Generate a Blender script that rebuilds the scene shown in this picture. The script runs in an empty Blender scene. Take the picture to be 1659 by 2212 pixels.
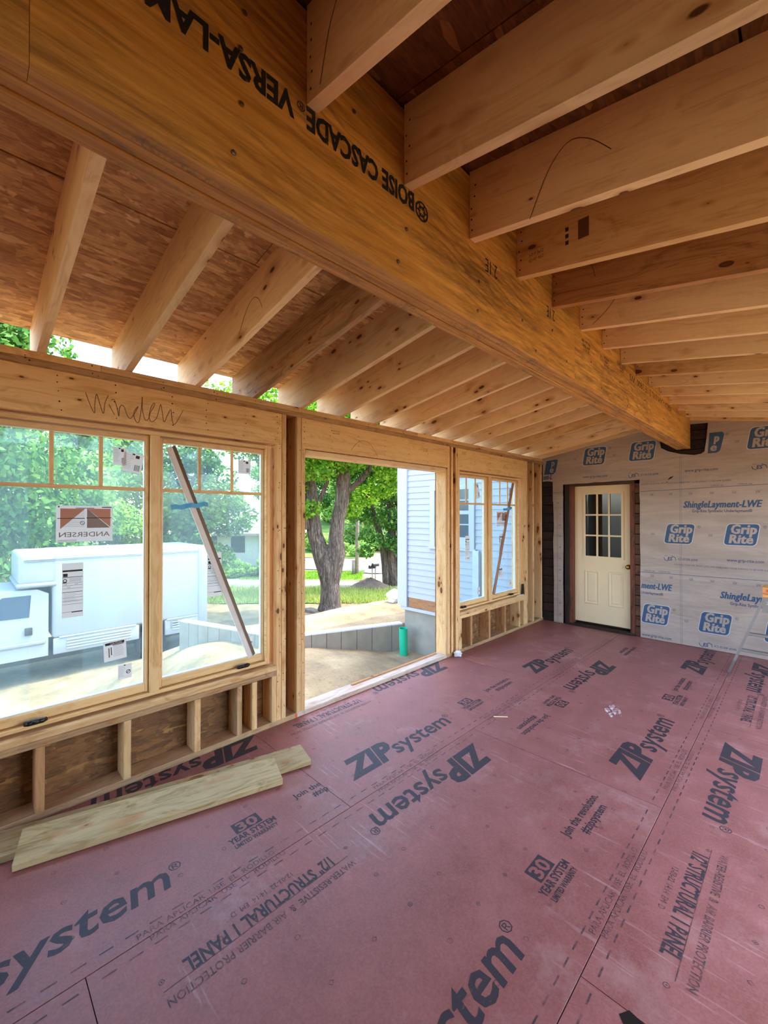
import bpy, bmesh, math, random
import numpy as np
from mathutils import Vector, Matrix, Quaternion

random.seed(7); RNG = np.random.default_rng(7)
S = bpy.context.scene
COL = S.collection
R = math.radians
EPS = 1e-6

# ------------------------------------------------------------------ camera, sky, sun, exposure
cam = bpy.data.cameras.new('camera'); cam.sensor_fit = 'HORIZONTAL'; cam.sensor_width = 36.0
cam.lens = 36.0 * 908.3 / 1659.0; cam.clip_start = 0.02; cam.clip_end = 400
cam_o = bpy.data.objects.new('camera', cam); COL.objects.link(cam_o)
cam_o.location = (2.84, 0.0, 1.595)
cam_o.rotation_euler = (R(90.46), 0, R(45.05))
S.camera = cam_o

w = bpy.data.worlds.new('sky'); S.world = w; w.use_nodes = True
nt = w.node_tree; nt.nodes.clear()
out = nt.nodes.new('ShaderNodeOutputWorld'); bg = nt.nodes.new('ShaderNodeBackground')
sky = nt.nodes.new('ShaderNodeTexSky'); sky.sky_type = 'NISHITA'; sky.sun_disc = False
sky.sun_elevation = R(61); sky.sun_rotation = R(14.6); sky.air_density = 1.0; sky.dust_density = 2.2; sky.ozone_density = 1.5
bg.inputs['Strength'].default_value = 0.52
nt.links.new(sky.outputs[0], bg.inputs[0]); nt.links.new(bg.outputs[0], out.inputs[0])

sun = bpy.data.lights.new('sun', 'SUN'); sun.energy = 2.1; sun.angle = R(0.6); sun.color = (1.0, 0.90, 0.74)
sun_o = bpy.data.objects.new('sun', sun); COL.objects.link(sun_o)
sun_dir = Vector((0.12, 0.46, 0.88)).normalized()
sun_o.rotation_euler = sun_dir.to_track_quat('Z', 'Y').to_euler(); sun_o.location = (0, 0, 30)

S.view_settings.view_transform = 'Standard'; S.view_settings.look = 'None'
S.view_settings.gamma = 1.0; S.view_settings.use_curve_mapping = False
S.view_settings.exposure = 1.85
S.cycles.use_denoising = True
S.cycles.max_bounces = 10; S.cycles.diffuse_bounces = 7; S.cycles.glossy_bounces = 3
S.cycles.transparent_max_bounces = 16; S.cycles.transmission_bounces = 4
S.cycles.sample_clamp_indirect = 8.0
S.cycles.caustics_reflective = False; S.cycles.caustics_refractive = False

# ------------------------------------------------------------------ colours and node helpers
def lin(c):
    return tuple(((v / 255) / 12.92 if v / 255 <= 0.04045 else ((v / 255 + 0.055) / 1.055) ** 2.4) for v in c)
def rgba(c): return (*lin(c), 1.0)

class NB:
    def __init__(s, name):
        s.m = bpy.data.materials.new(name); s.m.use_nodes = True
        s.t = s.m.node_tree; s.t.nodes.clear()
        s.out = s.t.nodes.new('ShaderNodeOutputMaterial')
        s.b = s.t.nodes.new('ShaderNodeBsdfPrincipled')
        s.t.links.new(s.b.outputs[0], s.out.inputs[0])
        s.tc = None
    def n(s, typ, **kw):
        o = s.t.nodes.new('ShaderNode' + typ)
        for k, v in kw.items(): setattr(o, k, v)
        return o
    def link(s, a, b): s.t.links.new(a, b)
    def obj(s):
        if not s.tc: s.tc = s.n('TexCoord')
        return s.tc.outputs['Object']
    def rnd(s): return s.n('ObjectInfo').outputs['Random']
    def mapping(s, scale, loc=None, rot=(0, 0, 0), src=None, offrnd=True):
        mp = s.n('Mapping'); mp.inputs['Scale'].default_value = scale; mp.inputs['Rotation'].default_value = rot
        s.link(src or s.obj(), mp.inputs['Vector'])
        if offrnd:
            mul = s.n('Math', operation='MULTIPLY'); s.link(s.rnd(), mul.inputs[0]); mul.inputs[1].default_value = 61.7
            cb = s.n('CombineXYZ')
            for i in range(3): s.link(mul.outputs[0], cb.inputs[i])
            s.link(cb.outputs[0], mp.inputs['Location'])
        return mp.outputs[0]
    def noise(s, vec, scale=1.0, detail=4, rough=0.55, dist=0.0):
        o = s.n('TexNoise'); o.inputs['Scale'].default_value = scale; o.inputs['Detail'].default_value = detail
        o.inputs['Roughness'].default_value = rough; o.inputs['Distortion'].default_value = dist
        s.link(vec, o.inputs['Vector']); return o.outputs['Fac']
    def voro(s, vec, scale=1.0, feature='F1', rand=1.0):
        o = s.n('TexVoronoi', feature=feature); o.inputs['Scale'].default_value = scale
        o.inputs['Randomness'].default_value = rand; s.link(vec, o.inputs['Vector']); return o
    def ramp(s, fac, stops):
        o = s.n('ValToRGB'); el = o.color_ramp.elements
        while len(el) < len(stops): el.new(0.5)
        for e, (p, c) in zip(el, stops):
            e.position = p; e.color = c if len(c) == 4 else (*c, 1)
        s.link(fac, o.inputs[0]); return o.outputs[0]
    def mapr(s, v, a, b, c, d):
        o = s.n('MapRange'); s.link(v, o.inputs[0])
        for i, x in enumerate((a, b, c, d)): o.inputs[i + 1].default_value = x
        return o.outputs[0]
    def mix(s, fac, a, b, blend='MIX'):
        o = s.n('Mix', data_type='RGBA', blend_type=blend)
        for v, i in ((fac, 0), (a, 6), (b, 7)):
            if hasattr(v, 'links'): s.link(v, o.inputs[i])
            else: o.inputs[i].default_value = v if i == 0 else ((*v, 1) if len(v) == 3 else v)
        return o.outputs[2]
    def math(s, op, a, b=0.0):
        o = s.n('Math', operation=op)
        for i, v in enumerate((a, b)):
            if hasattr(v, 'links'): s.link(v, o.inputs[i])
            else: o.inputs[i].default_value = v
        return o.outputs[0]
    def color(s, c):
        if hasattr(c, 'links'): s.link(c, s.b.inputs['Base Color'])
        else: s.b.inputs['Base Color'].default_value = (*c, 1) if len(c) == 3 else c
    def rough(s, r):
        if hasattr(r, 'links'): s.link(r, s.b.inputs['Roughness'])
        else: s.b.inputs['Roughness'].default_value = r
    def bump(s, h, strength=0.2, dist=0.01):
        o = s.n('Bump'); o.inputs['Strength'].default_value = strength; o.inputs['Distance'].default_value = dist
        s.link(h, o.inputs['Height']); s.link(o.outputs[0], s.b.inputs['Normal'])

def plain(name, c, rough=0.6, metal=0.0, var=0.08, vscale=6.0, bump=0.0):
    m = NB(name); c = lin(c)
    nz = m.noise(m.mapping((vscale,) * 3), 1.0, 4)
    k = m.mapr(nz, 0.3, 0.7, 1 - var, 1 + var)
    vv = m.n('CombineXYZ'); [m.link(k, vv.inputs[i]) for i in range(3)]
    m.color(m.mix(1.0, c, vv.outputs[0], 'MULTIPLY'))
    m.rough(rough); m.b.inputs['Metallic'].default_value = metal
    if bump: m.bump(m.noise(m.mapping((vscale * 6,) * 3), 1.0, 5), bump, 0.01)
    return m.m

def lumber_mat(name, light, dark, knot=(70, 36, 18), knots=True, wear=0.0, var=0.16, rough=0.65):
    """softwood board: grain along the piece's own X axis"""
    m = NB(name)
    L, D, K = lin(light), lin(dark), lin(knot)
    v = m.mapping((0.8, 20.0, 20.0))
    d = m.noise(m.mapping((1.8, 5.0, 5.0)), 1.0, 2)
    vec = m.n('VectorMath', operation='MULTIPLY_ADD')
    cb = m.n('CombineXYZ'); m.link(d, cb.inputs[1]); m.link(d, cb.inputs[2])
    m.link(cb.outputs[0], vec.inputs[0]); vec.inputs[1].default_value = (0, 9, 9); m.link(v, vec.inputs[2])
    g1 = m.noise(vec.outputs[0], 1.0, 7, 0.68)
    g2 = m.noise(m.mapping((2.0, 110.0, 110.0)), 1.0, 3)
    broad = m.noise(m.mapping((0.9, 3.2, 3.2)), 1.0, 3)
    f = m.math('ADD', m.math('MULTIPLY', g1, 0.7), m.math('MULTIPLY', g2, 0.3))
    col = m.ramp(f, [(0.31, tuple(x * .84 for x in D)), (0.40, D), (0.47, tuple(a * .6 + b * .4 for a, b in zip(L, D))), (0.55, L)])
    tone = m.mapr(broad, 0.3, 0.7, 1 - var * .5, 1 + var * .5)
    rn = m.mapr(m.rnd(), 0, 1, 1 - var, 1 + var * .6)
    tt = m.math('MULTIPLY', tone, rn)
    cbt = m.n('CombineXYZ'); [m.link(tt, cbt.inputs[i]) for i in range(3)]
    col = m.mix(1.0, col, cbt.outputs[0], 'MULTIPLY')
    if wear:
        wn = m.noise(m.mapping((1.5, 9, 9)), 1.0, 6, 0.7)
        col = m.mix(m.mapr(wn, 0.52, 0.75, 0.0, wear), col, lin((96, 84, 70)))
    for sc, thr, smin, smax in (((4.2, 9.0, 9.0), .30, .05, .19), ((5.6, 12.0, 12.0), .45, .05, .15)) if knots else ():
        vo = m.voro(m.mapping(sc), 1.0)
        sel = m.n('SeparateColor'); m.link(vo.outputs['Color'], sel.inputs[0])
        on = m.math('GREATER_THAN', sel.outputs[0], thr)
        size = m.mapr(sel.outputs[1], 0, 1, smin, smax)
        dist = m.math('DIVIDE', vo.outputs['Distance'], size)
        core = m.mapr(dist, 0.80, 1.0, 1.0, 0.0)
        inner = m.mapr(dist, 0.35, 0.7, 1.0, 0.0)
        halo = m.mapr(dist, 0.95, 2.6, 0.5, 0.0)
        col = m.mix(m.math('MULTIPLY', halo, on), col, tuple(x * .8 for x in lin((196, 126, 66))))
        col = m.mix(m.math('MULTIPLY', core, m.math('MULTIPLY', on, 0.92)), col, K)
        col = m.mix(m.math('MULTIPLY', inner, m.math('MULTIPLY', on, 0.6)), col, lin((128, 74, 38)))
    m.color(col); m.rough(rough); m.b.inputs['Specular IOR Level'].default_value = 0.3
    m.bump(f, 0.12, 0.004)
    return m.m

def osb_mat(name, light, dark, chip, var=1.0):
    m = NB(name)
    wob = m.noise(m.mapping((6, 6, 6)), 1.0, 2)
    cols = []
    hs = []
    for i, (rot, sc) in enumerate((((0, 0, R(10)), (6, 30, 30)), ((0, 0, R(-20)), (8, 36, 36)), ((0, 0, R(38)), (11, 44, 44)))):
        mv = m.mapping(sc, rot=rot)
        add = m.n('VectorMath', operation='MULTIPLY_ADD'); cb = m.n('CombineXYZ'); m.link(wob, cb.inputs[0]); m.link(wob, cb.inputs[1])
        m.link(cb.outputs[0], add.inputs[0]); add.inputs[1].default_value = (1.5, 1.5, 0); m.link(mv, add.inputs[2])
        vo = m.voro(add.outputs[0], 1.0)
        sp = m.n('SeparateColor'); m.link(vo.outputs['Color'], sp.inputs[0])
        cols.append(m.ramp(sp.outputs[0], [(0.0, lin(dark)), (0.55, tuple((a + b) / 2 for a, b in zip(lin(light), lin(dark)))), (0.93, lin(light)), (1.0, lin(chip))]))
        hs.append(sp.outputs[1])
    m1 = m.noise(m.mapping((7, 12, 12)), 1.0, 3); m2 = m.noise(m.mapping((11, 9, 9)), 1.3, 3)
    c = m.mix(m.mapr(m1, 0.46, 0.54, 0, 1), cols[0], cols[1])
    c = m.mix(m.mapr(m2, 0.54, 0.6, 0, 1), c, cols[2])
    fine = m.noise(m.mapping((20, 160, 160)), 1.0, 3)
    c = m.mix(0.35, c, m.ramp(fine, [(0.35, lin(dark)), (0.65, lin(light))]))
    m.color(c); m.rough(0.7); m.bump(hs[0], 0.25, 0.004)
    return m.m

def ink_mat(name, ink, base, lo=0.30, hi=0.42, scale=60.0, rough=0.6):
    """stamped print: worn through to the board colour"""
    m = NB(name)
    nz = m.noise(m.mapping((scale, scale * .5, scale), offrnd=False), 1.0, 4, 0.7)
    big = m.noise(m.mapping((4, 4, 4), offrnd=False), 1.0, 2)
    f = m.math('ADD', m.math('MULTIPLY', nz, .7), m.math('MULTIPLY', big, .3))
    m.color(m.mix(m.mapr(f, lo, hi, 0, 1), lin(base), lin(ink))); m.rough(rough)
    return m.m

MAT = {}
MAT['rafter'] = lumber_mat('rafter_wood', (246, 214, 166), (230, 194, 146))
MAT['stud'] = lumber_mat('stud_wood', (234, 194, 138), (208, 160, 104))
MAT['stud_red'] = lumber_mat('stud_wood_dark', (196, 146, 98), (160, 110, 66))
MAT['grey_stud'] = lumber_mat('weathered_stud_wood', (186, 150, 108), (146, 108, 70), wear=0.5)
MAT['header'] = lumber_mat('header_wood', (237, 197, 138), (214, 168, 108), knots=True, var=.1)
MAT['lvl'] = lumber_mat('laminated_header_wood', (240, 202, 142), (224, 180, 118), knots=False, var=.08)
MAT['plate'] = lumber_mat('plate_wood', (206, 168, 122), (170, 130, 88), wear=0.25)
MAT['sheen_plate'] = lumber_mat('sky_sheen_plate_wood', (216, 196, 176), (184, 156, 130), wear=.2, rough=.5)  # plate wood paled so that its colour carries the sky sheen
MAT['sash'] = lumber_mat('clear_pine', (236, 198, 140), (214, 170, 110), knots=False, var=.05, rough=.45)
MAT['treated'] = lumber_mat('treated_wood', (190, 168, 122), (152, 128, 82), knot=(110, 84, 44), wear=0.12)
MAT['treated_end'] = lumber_mat('treated_wood_edge', (120, 106, 58), (80, 66, 34), knots=False)
MAT['ladder_wood'] = lumber_mat('ladder_wood', (222, 160, 92), (192, 122, 58), knots=False)
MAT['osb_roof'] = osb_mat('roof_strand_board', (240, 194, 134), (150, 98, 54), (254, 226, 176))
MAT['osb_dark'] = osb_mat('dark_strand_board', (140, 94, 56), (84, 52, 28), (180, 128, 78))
MAT['osb_wall'] = osb_mat('wall_strand_board', (150, 104, 56), (84, 54, 26), (196, 146, 84))

def beam_mat():
    m = NB('laminated_beam_wood')
    g = m.noise(m.mapping((1.6, 26, 26)), 1.0, 7, 0.65, 0.5)
    g2 = m.noise(m.mapping((6, 90, 90)), 1.0, 4)
    f = m.math('ADD', m.math('MULTIPLY', g, .7), m.math('MULTIPLY', g2, .3))
    c = m.ramp(f, [(0.28, lin((146, 92, 38))), (0.45, lin((200, 138, 56))), (0.6, lin((224, 162, 76))), (0.75, lin((238, 186, 108)))])
    # cathedral figure of the face veneer
    wv = m.n('TexWave', wave_type='RINGS', rings_direction='SPHERICAL'); wv.inputs['Scale'].default_value = 3.0
    wv.inputs['Distortion'].default_value = 7.0; wv.inputs['Detail'].default_value = 3; wv.inputs['Detail Scale'].default_value = 1.2
    m.link(m.mapping((1.1, 5, 5)), wv.inputs['Vector'])
    patch = m.noise(m.mapping((1.2, 3, 3)), 1.0, 2)
    c = m.mix(m.math('MULTIPLY', m.mapr(wv.outputs['Fac'], .62, .9, 0, .5), m.mapr(patch, .5, .62, 0, 1)), c, lin((150, 88, 30)))
    # dark mill smudges along the grain
    st = m.noise(m.mapping((3.4, 30, 30)), 1.0, 7, 0.75)
    st2 = m.noise(m.mapping((0.7, 2.5, 2.5)), 1.0, 3)
    sm = m.math('ADD', m.math('MULTIPLY', st, .6), m.math('MULTIPLY', st2, .4))
    c = m.mix(m.mapr(sm, .49, .63, 0, .62), c, lin((58, 40, 20)))
    m.color(c); m.rough(.55); m.bump(f, .1, .004)
    return m.m
MAT['beam'] = beam_mat()
def beam_under():
    m = NB('beam_ply_edge')
    g = m.noise(m.mapping((2.5, 60, 60)), 1.0, 5)
    c = m.ramp(g, [(0.3, lin((158, 104, 46))), (0.6, lin((206, 150, 80)))])
    st = m.noise(m.mapping((3, 14, 14)), 1.0, 6, .75); st2 = m.noise(m.mapping((90, 90, 90)), 1.0, 2)
    c = m.mix(m.math('MULTIPLY', m.mapr(st, .5, .62, 0, .8), m.mapr(st2, .4, .6, .2, 1)), c, lin((96, 86, 66)))
    m.color(c); m.rough(.7)
    return m.m
MAT['beam_edge'] = beam_under()

FLOORC = (146, 86, 79)
def floor_mat():
    m = NB('red_sheathing_face')
    nz = m.noise(m.mapping((5, 5, 5)), 1.0, 6, .6); fine = m.noise(m.mapping((120, 120, 120)), 1.0, 3)
    c = m.ramp(nz, [(0.3, lin((132, 74, 67))), (0.7, lin((156, 94, 87)))])
    c = m.mix(m.mapr(fine, .35, .65, 0, .18), c, lin((190, 140, 130)))
    # scuffs and scratches
    for ang, sc in ((R(30), 3.5), (R(-40), 4.2), (R(75), 2.8), (R(10), 5.0), (R(-70), 6.0)):
        wv = m.mapping((sc * 9, sc * .45, 1), rot=(0, 0, ang))
        s1 = m.noise(wv, 1.0, 4, .6)
        mask = m.noise(m.mapping((1.7, 1.7, 1.7)), 1.0, 3)
        c = m.mix(m.math('MULTIPLY', m.mapr(s1, .655, .70, 0, .38), m.mapr(mask, .42, .6, 0, 1)), c, lin((206, 166, 158)))
    du = m.noise(m.mapping((2.3, 2.3, 2.3)), 1.0, 7, .75)
    c = m.mix(m.mapr(du, .54, .74, 0, .4), c, lin((196, 160, 150)))
    m.color(c); m.rough(m.mapr(nz, .3, .7, .42, .56)); m.b.inputs['Specular IOR Level'].default_value = .5
    m.bump(fine, .06, .003)
    return m.m
MAT['floor'] = floor_mat()
MAT['floor_ink'] = ink_mat('floor_print_ink', (52, 44, 50), FLOORC, .25, .42)
MAT['floor_ink_light'] = ink_mat('floor_small_print_ink', (64, 50, 54), FLOORC, .36, .56)
MAT['floor_back'] = plain('floor_print_ground', FLOORC, .5)
MAT['beam_ink'] = ink_mat('beam_print_ink', (18, 16, 14), (150, 92, 36), .30, .40, 90)
MAT['beam_ink_thin'] = ink_mat('beam_small_print_ink', (50, 36, 20), (180, 116, 48), .36, .5, 90)
MAT['subfloor'] = plain('subfloor_board', (46, 30, 24), .9)

WRAPC = (168, 150, 138)
def wrap_mat():
    m = NB('grey_roof_underlayment')
    a = m.noise(m.mapping((1.4, 1, 7)), 1.0, 5, .6, .6); b = m.noise(m.mapping((3, 1, 26)), 1.0, 4)
    d = m.noise(m.mapping((5, 1, 5), rot=(0, R(35), 0)), 1.0, 4, .6, 1.2)
    h = m.math('ADD', m.math('MULTIPLY', a, 1.0), m.math('ADD', m.math('MULTIPLY', b, .3), m.math('MULTIPLY', d, .6)))
    c = m.ramp(a, [(0.3, lin((156, 139, 127))), (0.7, lin((180, 161, 148)))])
    m.color(c); m.rough(.42); m.b.inputs['Specular IOR Level'].default_value = .45
    m.bump(h, .55, .02)
    return m.m
MAT['wrap'] = wrap_mat()
MAT['wrap_blue'] = ink_mat('underlayment_blue_print', (44, 78, 112), WRAPC, .1, .2, 50, .5)
MAT['wrap_halo'] = plain('underlayment_pale_print', (196, 190, 184), .5)
MAT['wrap_white'] = plain('underlayment_unprinted', WRAPC, .5)
MAT['wrap_ink'] = ink_mat('underlayment_dark_print', (40, 66, 100), WRAPC, .2, .34, 80, .5)
MAT['old_board'] = lumber_mat('old_dark_board', (96, 62, 40), (54, 32, 20), knots=False, wear=.25, var=.3)
MAT['old_black'] = lumber_mat('old_tarred_board', (52, 36, 28), (26, 18, 14), knots=False, var=.3)
MAT['jamb_red'] = lumber_mat('old_red_jamb', (112, 60, 40), (66, 36, 24), knots=False, wear=.3)
MAT['door'] = plain('cream_door_paint', (226, 200, 158), .45, var=.03)
MAT['brass'] = plain('brass', (170, 120, 50), .28, 1.0)
MAT['black'] = plain('black_plastic', (22, 20, 20), .4)
MAT['dark_metal'] = plain('dark_bronze_metal', (52, 46, 42), .35, .8)
MAT['alu'] = plain('aluminium', (150, 146, 142), .42, .9)
MAT['strip_face'] = plain('bronze_strip_face', (112, 92, 76), .4, .3)
MAT['strip_light'] = plain('pale_metal_strip', (226, 218, 210), .5, .0)
MAT['strip_wood'] = plain('tan_strip_face', (150, 106, 74), .5, .1)
MAT['tape'] = plain('blue_tape', (70, 170, 222), .5)
MAT['vinyl'] = plain('white_vinyl', (232, 230, 226), .4, var=.02)
MAT['paper'] = plain('sticker_paper', (214, 202, 196), .6, var=.03)
def paper_mat(name, c):
    m = NB(name); m.t.nodes.remove(m.b); d = m.n('BsdfDiffuse'); t = m.n('BsdfTranslucent'); mx = m.n('MixShader'); mx.inputs[0].default_value = .3
    d.inputs[0].default_value = rgba(c); t.inputs[0].default_value = rgba(c); m.link(d.outputs[0], mx.inputs[1]); m.link(t.outputs[0], mx.inputs[2]); m.link(mx.outputs[0], m.out.inputs[0]); return m.m
MAT['paper'] = paper_mat('sticker_paper_sheet', (224, 214, 208))
MAT['paper_pink'] = plain('sticker_salmon_print', (196, 134, 110), .6, var=.06)
MAT['paper_grey'] = plain('sticker_grey_print', (140, 126, 120), .6, var=.06)
MAT['paper_ink'] = plain('sticker_black_print', (34, 28, 26), .6)
MAT['nail'] = plain('nail_head', (44, 34, 26), .5, .4)
MAT['screw'] = plain('bright_screw', (150, 140, 124), .3, .9)
MAT['pencil'] = plain('pencil_line', (110, 74, 44), .8)
MAT['orange_mark'] = plain('orange_marking_paint', (226, 92, 50), .7)
MAT['white_pl'] = plain('white_plastic_bag', (230, 226, 226), .5, bump=.4)
MAT['scuff'] = ink_mat('plaster_smear', (226, 206, 200), FLOORC, .44, .56, 45)
MAT['pvc'] = plain('green_pvc', (34, 186, 140), .3, var=.04)
MAT['concrete'] = plain('poured_concrete', (150, 141, 124), .85, var=.16, vscale=3.0, bump=.15)
MAT['sill_foam'] = plain('sill_sealer', (220, 226, 240), .6)
MAT['siding'] = plain('white_siding', (174, 174, 184), .5, var=.02)
MAT['siding_trim'] = plain('white_trim', (182, 183, 192), .45, var=.02)
MAT['siding_wood'] = lumber_mat('bare_wall_board', (170, 118, 76), (132, 84, 50), knots=False)
MAT['downspout_shade'] = plain('shade_tinted_downspout', (196, 200, 222), .5)  # bluish shade on the white metal is put into this colour
MAT['truck'] = plain('white_truck_paint', (160, 162, 166), .35, var=.03, vscale=1.5)
MAT['truck_trim'] = plain('truck_trim', (140, 140, 144), .35)
MAT['rubber'] = plain('tyre_rubber', (30, 30, 32), .8)
MAT['truck_dark'] = plain('truck_underbody', (48, 46, 46), .7)
MAT['bark'] = None
MAT['galv'] = plain('weathered_pole', (150, 136, 124), .8, var=.2)
MAT['wire'] = plain('cable_black', (60, 60, 66), .6)
MAT['brick'] = plain('chimney_brick', (170, 120, 104), .8, var=.15)
MAT['roof_far'] = plain('faded_roof', (160, 142, 136), .8, var=.1)
MAT['far_wall_paint'] = plain('far_house_wall', (198, 190, 176), .8)
MAT['mail'] = plain('mailbox_metal', (70, 62, 58), .5, .3)
MAT['soil'] = plain('dark_soil', (96, 80, 66), .95, var=.3, vscale=4, bump=.6)
MAT['stone'] = plain('field_stone', (120, 108, 94), .9, var=.2, bump=.5)
MAT['asphalt'] = plain('asphalt', (88, 88, 97), .9, var=.08)
MAT['gravel'] = plain('gravel_drive', (112, 104, 90), .95, var=.2, vscale=9, bump=.4)

def bark_mat():
    m = NB('tree_bark')
    a = m.noise(m.mapping((15, 15, 1.5), offrnd=False), 1.0, 7, .7, .8); b = m.noise(m.mapping((30, 30, 6), offrnd=False), 1.0, 4)
    f = m.math('ADD', m.math('MULTIPLY', a, .7), m.math('MULTIPLY', b, .3))
    m.color(m.ramp(f, [(0.32, lin((30, 24, 20))), (0.48, lin((92, 76, 62))), (0.62, lin((150, 130, 112)))]))
    m.rough(.95); m.bump(f, 1.0, .12)
    return m.m
MAT['bark'] = bark_mat()

def leaf_mat(name, cols, trans=.45):
    m = NB(name); m.t.nodes.remove(m.b)
    gi = m.n('NewGeometry').outputs['Random Per Island']
    big = m.noise(m.mapping((.5, .5, .5)), 1.0, 3)
    f = m.math('ADD', m.math('MULTIPLY', gi, .6), m.math('MULTIPLY', big, .5))
    c = m.ramp(f, [(0.1, lin(cols[0])), (0.5, lin(cols[1])), (0.9, lin(cols[2]))])
    d = m.n('BsdfDiffuse'); t = m.n('BsdfTranslucent'); mx = m.n('MixShader'); mx.inputs[0].default_value = trans
    m.link(c, d.inputs[0])
    tint = m.mix(1.0, c, (1.15, 1.15, .55), 'MULTIPLY'); m.link(tint, t.inputs[0])
    m.link(d.outputs[0], mx.inputs[1]); m.link(t.outputs[0], mx.inputs[2]); m.link(mx.outputs[0], m.out.inputs[0])
    return m.m
MAT['leaf_maple'] = leaf_mat('maple_leaf', ((62, 108, 34), (104, 152, 50), (170, 200, 74)), .5)
MAT['leaf_dark'] = leaf_mat('dark_leaf', ((44, 84, 44), (78, 122, 62), (128, 164, 84)), .4)
MAT['leaf_light'] = leaf_mat('light_leaf', ((80, 124, 62), (124, 164, 84), (176, 204, 116)), .4)
MAT['grass'] = leaf_mat('lawn_grass', ((70, 112, 36), (106, 150, 50), (150, 182, 78)), .35)
MAT['grass_dry'] = leaf_mat('dry_grass', ((90, 118, 52), (144, 160, 88), (186, 184, 130)), .35)

def ground_mat():
    m = NB('sandy_soil')
    a = m.noise(m.mapping((1.3,) * 3, offrnd=False), 1.0, 7, .65); b = m.noise(m.mapping((22,) * 3, offrnd=False), 1.0, 5, .7)
    c = m.ramp(a, [(0.3, lin((106, 90, 62))), (0.55, lin((144, 124, 90))), (0.75, lin((168, 150, 110)))])
    c = m.mix(m.mapr(b, .52, .66, 0, .55), c, lin((96, 80, 58)))
    m.color(c); m.rough(.95); m.bump(m.math('ADD', a, m.math('MULTIPLY', b, .4)), .5, .05)
    return m.m
MAT['ground'] = ground_mat()
def lawn_mat():
    m = NB('lawn_base')
    a = m.noise(m.mapping((2.3,) * 3, offrnd=False), 1.0, 6, .7)
    m.color(m.ramp(a, [(0.3, lin((78, 116, 42))), (0.7, lin((122, 156, 68)))])); m.rough(.95)
    return m.m
MAT['lawn'] = lawn_mat()

def glass_mat(name, tint, gloss=.9):
    m = NB(name); m.t.nodes.remove(m.b)
    fr = m.n('Fresnel'); fr.inputs[0].default_value = 1.5
    t = m.n('BsdfTransparent'); t.inputs[0].default_value = (*tint, 1)
    g = m.n('BsdfGlossy'); g.inputs['Roughness'].default_value = .01; g.inputs[0].default_value = (gloss,) * 3 + (1,)
    bf = m.math('SUBTRACT', 1.0, m.n('NewGeometry').outputs['Backfacing'])
    mx = m.n('MixShader'); m.link(m.math('MULTIPLY', fr.outputs[0], bf), mx.inputs[0]); m.link(t.outputs[0], mx.inputs[1]); m.link(g.outputs[0], mx.inputs[2])
    m.link(mx.outputs[0], m.out.inputs[0])
    return m.m
MAT['glass'] = glass_mat('window_glass', (.93, .97, .96))
MAT['door_glass'] = glass_mat('door_glass', (.9, .93, .93))
def film_mat(name, tint, haze):
    """clingy protective film: clear with a faint scattering haze and wide vertical bands"""
    m = NB(name); m.t.nodes.remove(m.b)
    vv = m.mapping((1, .01, .01), offrnd=True)
    vo = m.voro(vv, 5.0); sp = m.n('SeparateColor'); m.link(vo.outputs['Color'], sp.inputs[0])
    band = m.math('LESS_THAN', sp.outputs[0], .45)
    t = m.n('BsdfTransparent')
    m.link(m.mix(band, (*tint, 1), (tint[0] * .96, tint[1] * .99, tint[2] * 1.0, 1)), t.inputs[0])
    tr = m.n('BsdfTranslucent'); tr.inputs[0].default_value = (.72, .93, 1.0, 1)
    mx = m.n('MixShader'); m.link(m.mapr(band, 0, 1, haze * .85, haze * 1.15), mx.inputs[0])
    m.link(t.outputs[0], mx.inputs[1]); m.link(tr.outputs[0], mx.inputs[2]); m.link(mx.outputs[0], m.out.inputs[0])
    return m.m
MAT['film'] = film_mat('protective_film', (.84, .94, .95), .13)
MAT['dark_pane'] = glass_mat('dark_window_pane', (.30, .42, .52), 1.0)

# ------------------------------------------------------------------ object helpers
def wloc(o):
    v = Vector((0, 0, 0))
    M = Matrix.Identity(4); chain = []
    while o: chain.append(o); o = o.parent
    for c in reversed(chain): M = M @ c.matrix_basis
    return M
def put(o, parent, M):
    """place o at world matrix M under parent"""
    COL.objects.link(o)
    if parent is not None:
        o.parent = parent; o.matrix_basis = wloc(parent).inverted() @ M
    else: o.matrix_basis = M
    return o
def make(name, verts, faces, mats, parent=None, loc=(0, 0, 0), mi=None, smooth=False, M=None):
    me = bpy.data.meshes.new(name); me.from_pydata([tuple(v) for v in verts], [], [tuple(f) for f in faces])
    mats = mats if isinstance(mats, (list, tuple)) else [mats]
    for m in mats: me.materials.append(m)
    if mi is not None: me.polygons.foreach_set('material_index', mi)
    if smooth: me.polygons.foreach_set('use_smooth', [True] * len(me.polygons))
    me.update()
    return put(bpy.data.objects.new(name, me), parent, M if M is not None else Matrix.Translation(loc))
def empty(name, loc=(0, 0, 0), parent=None, M=None):
    o = bpy.data.objects.new(name, None); o.empty_display_size = .1
    return put(o, parent, M if M is not None else Matrix.Translation(loc))
def tag(o, label=None, cat=None, group=None, kind=None):
    for k, v in (('label', label), ('category', cat), ('group', group), ('kind', kind)):
        if v: o[k] = v
    return o
def struct(o): o['kind'] = 'structure'; return o
def stuff(o): o['kind'] = 'stuff'; return o

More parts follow.
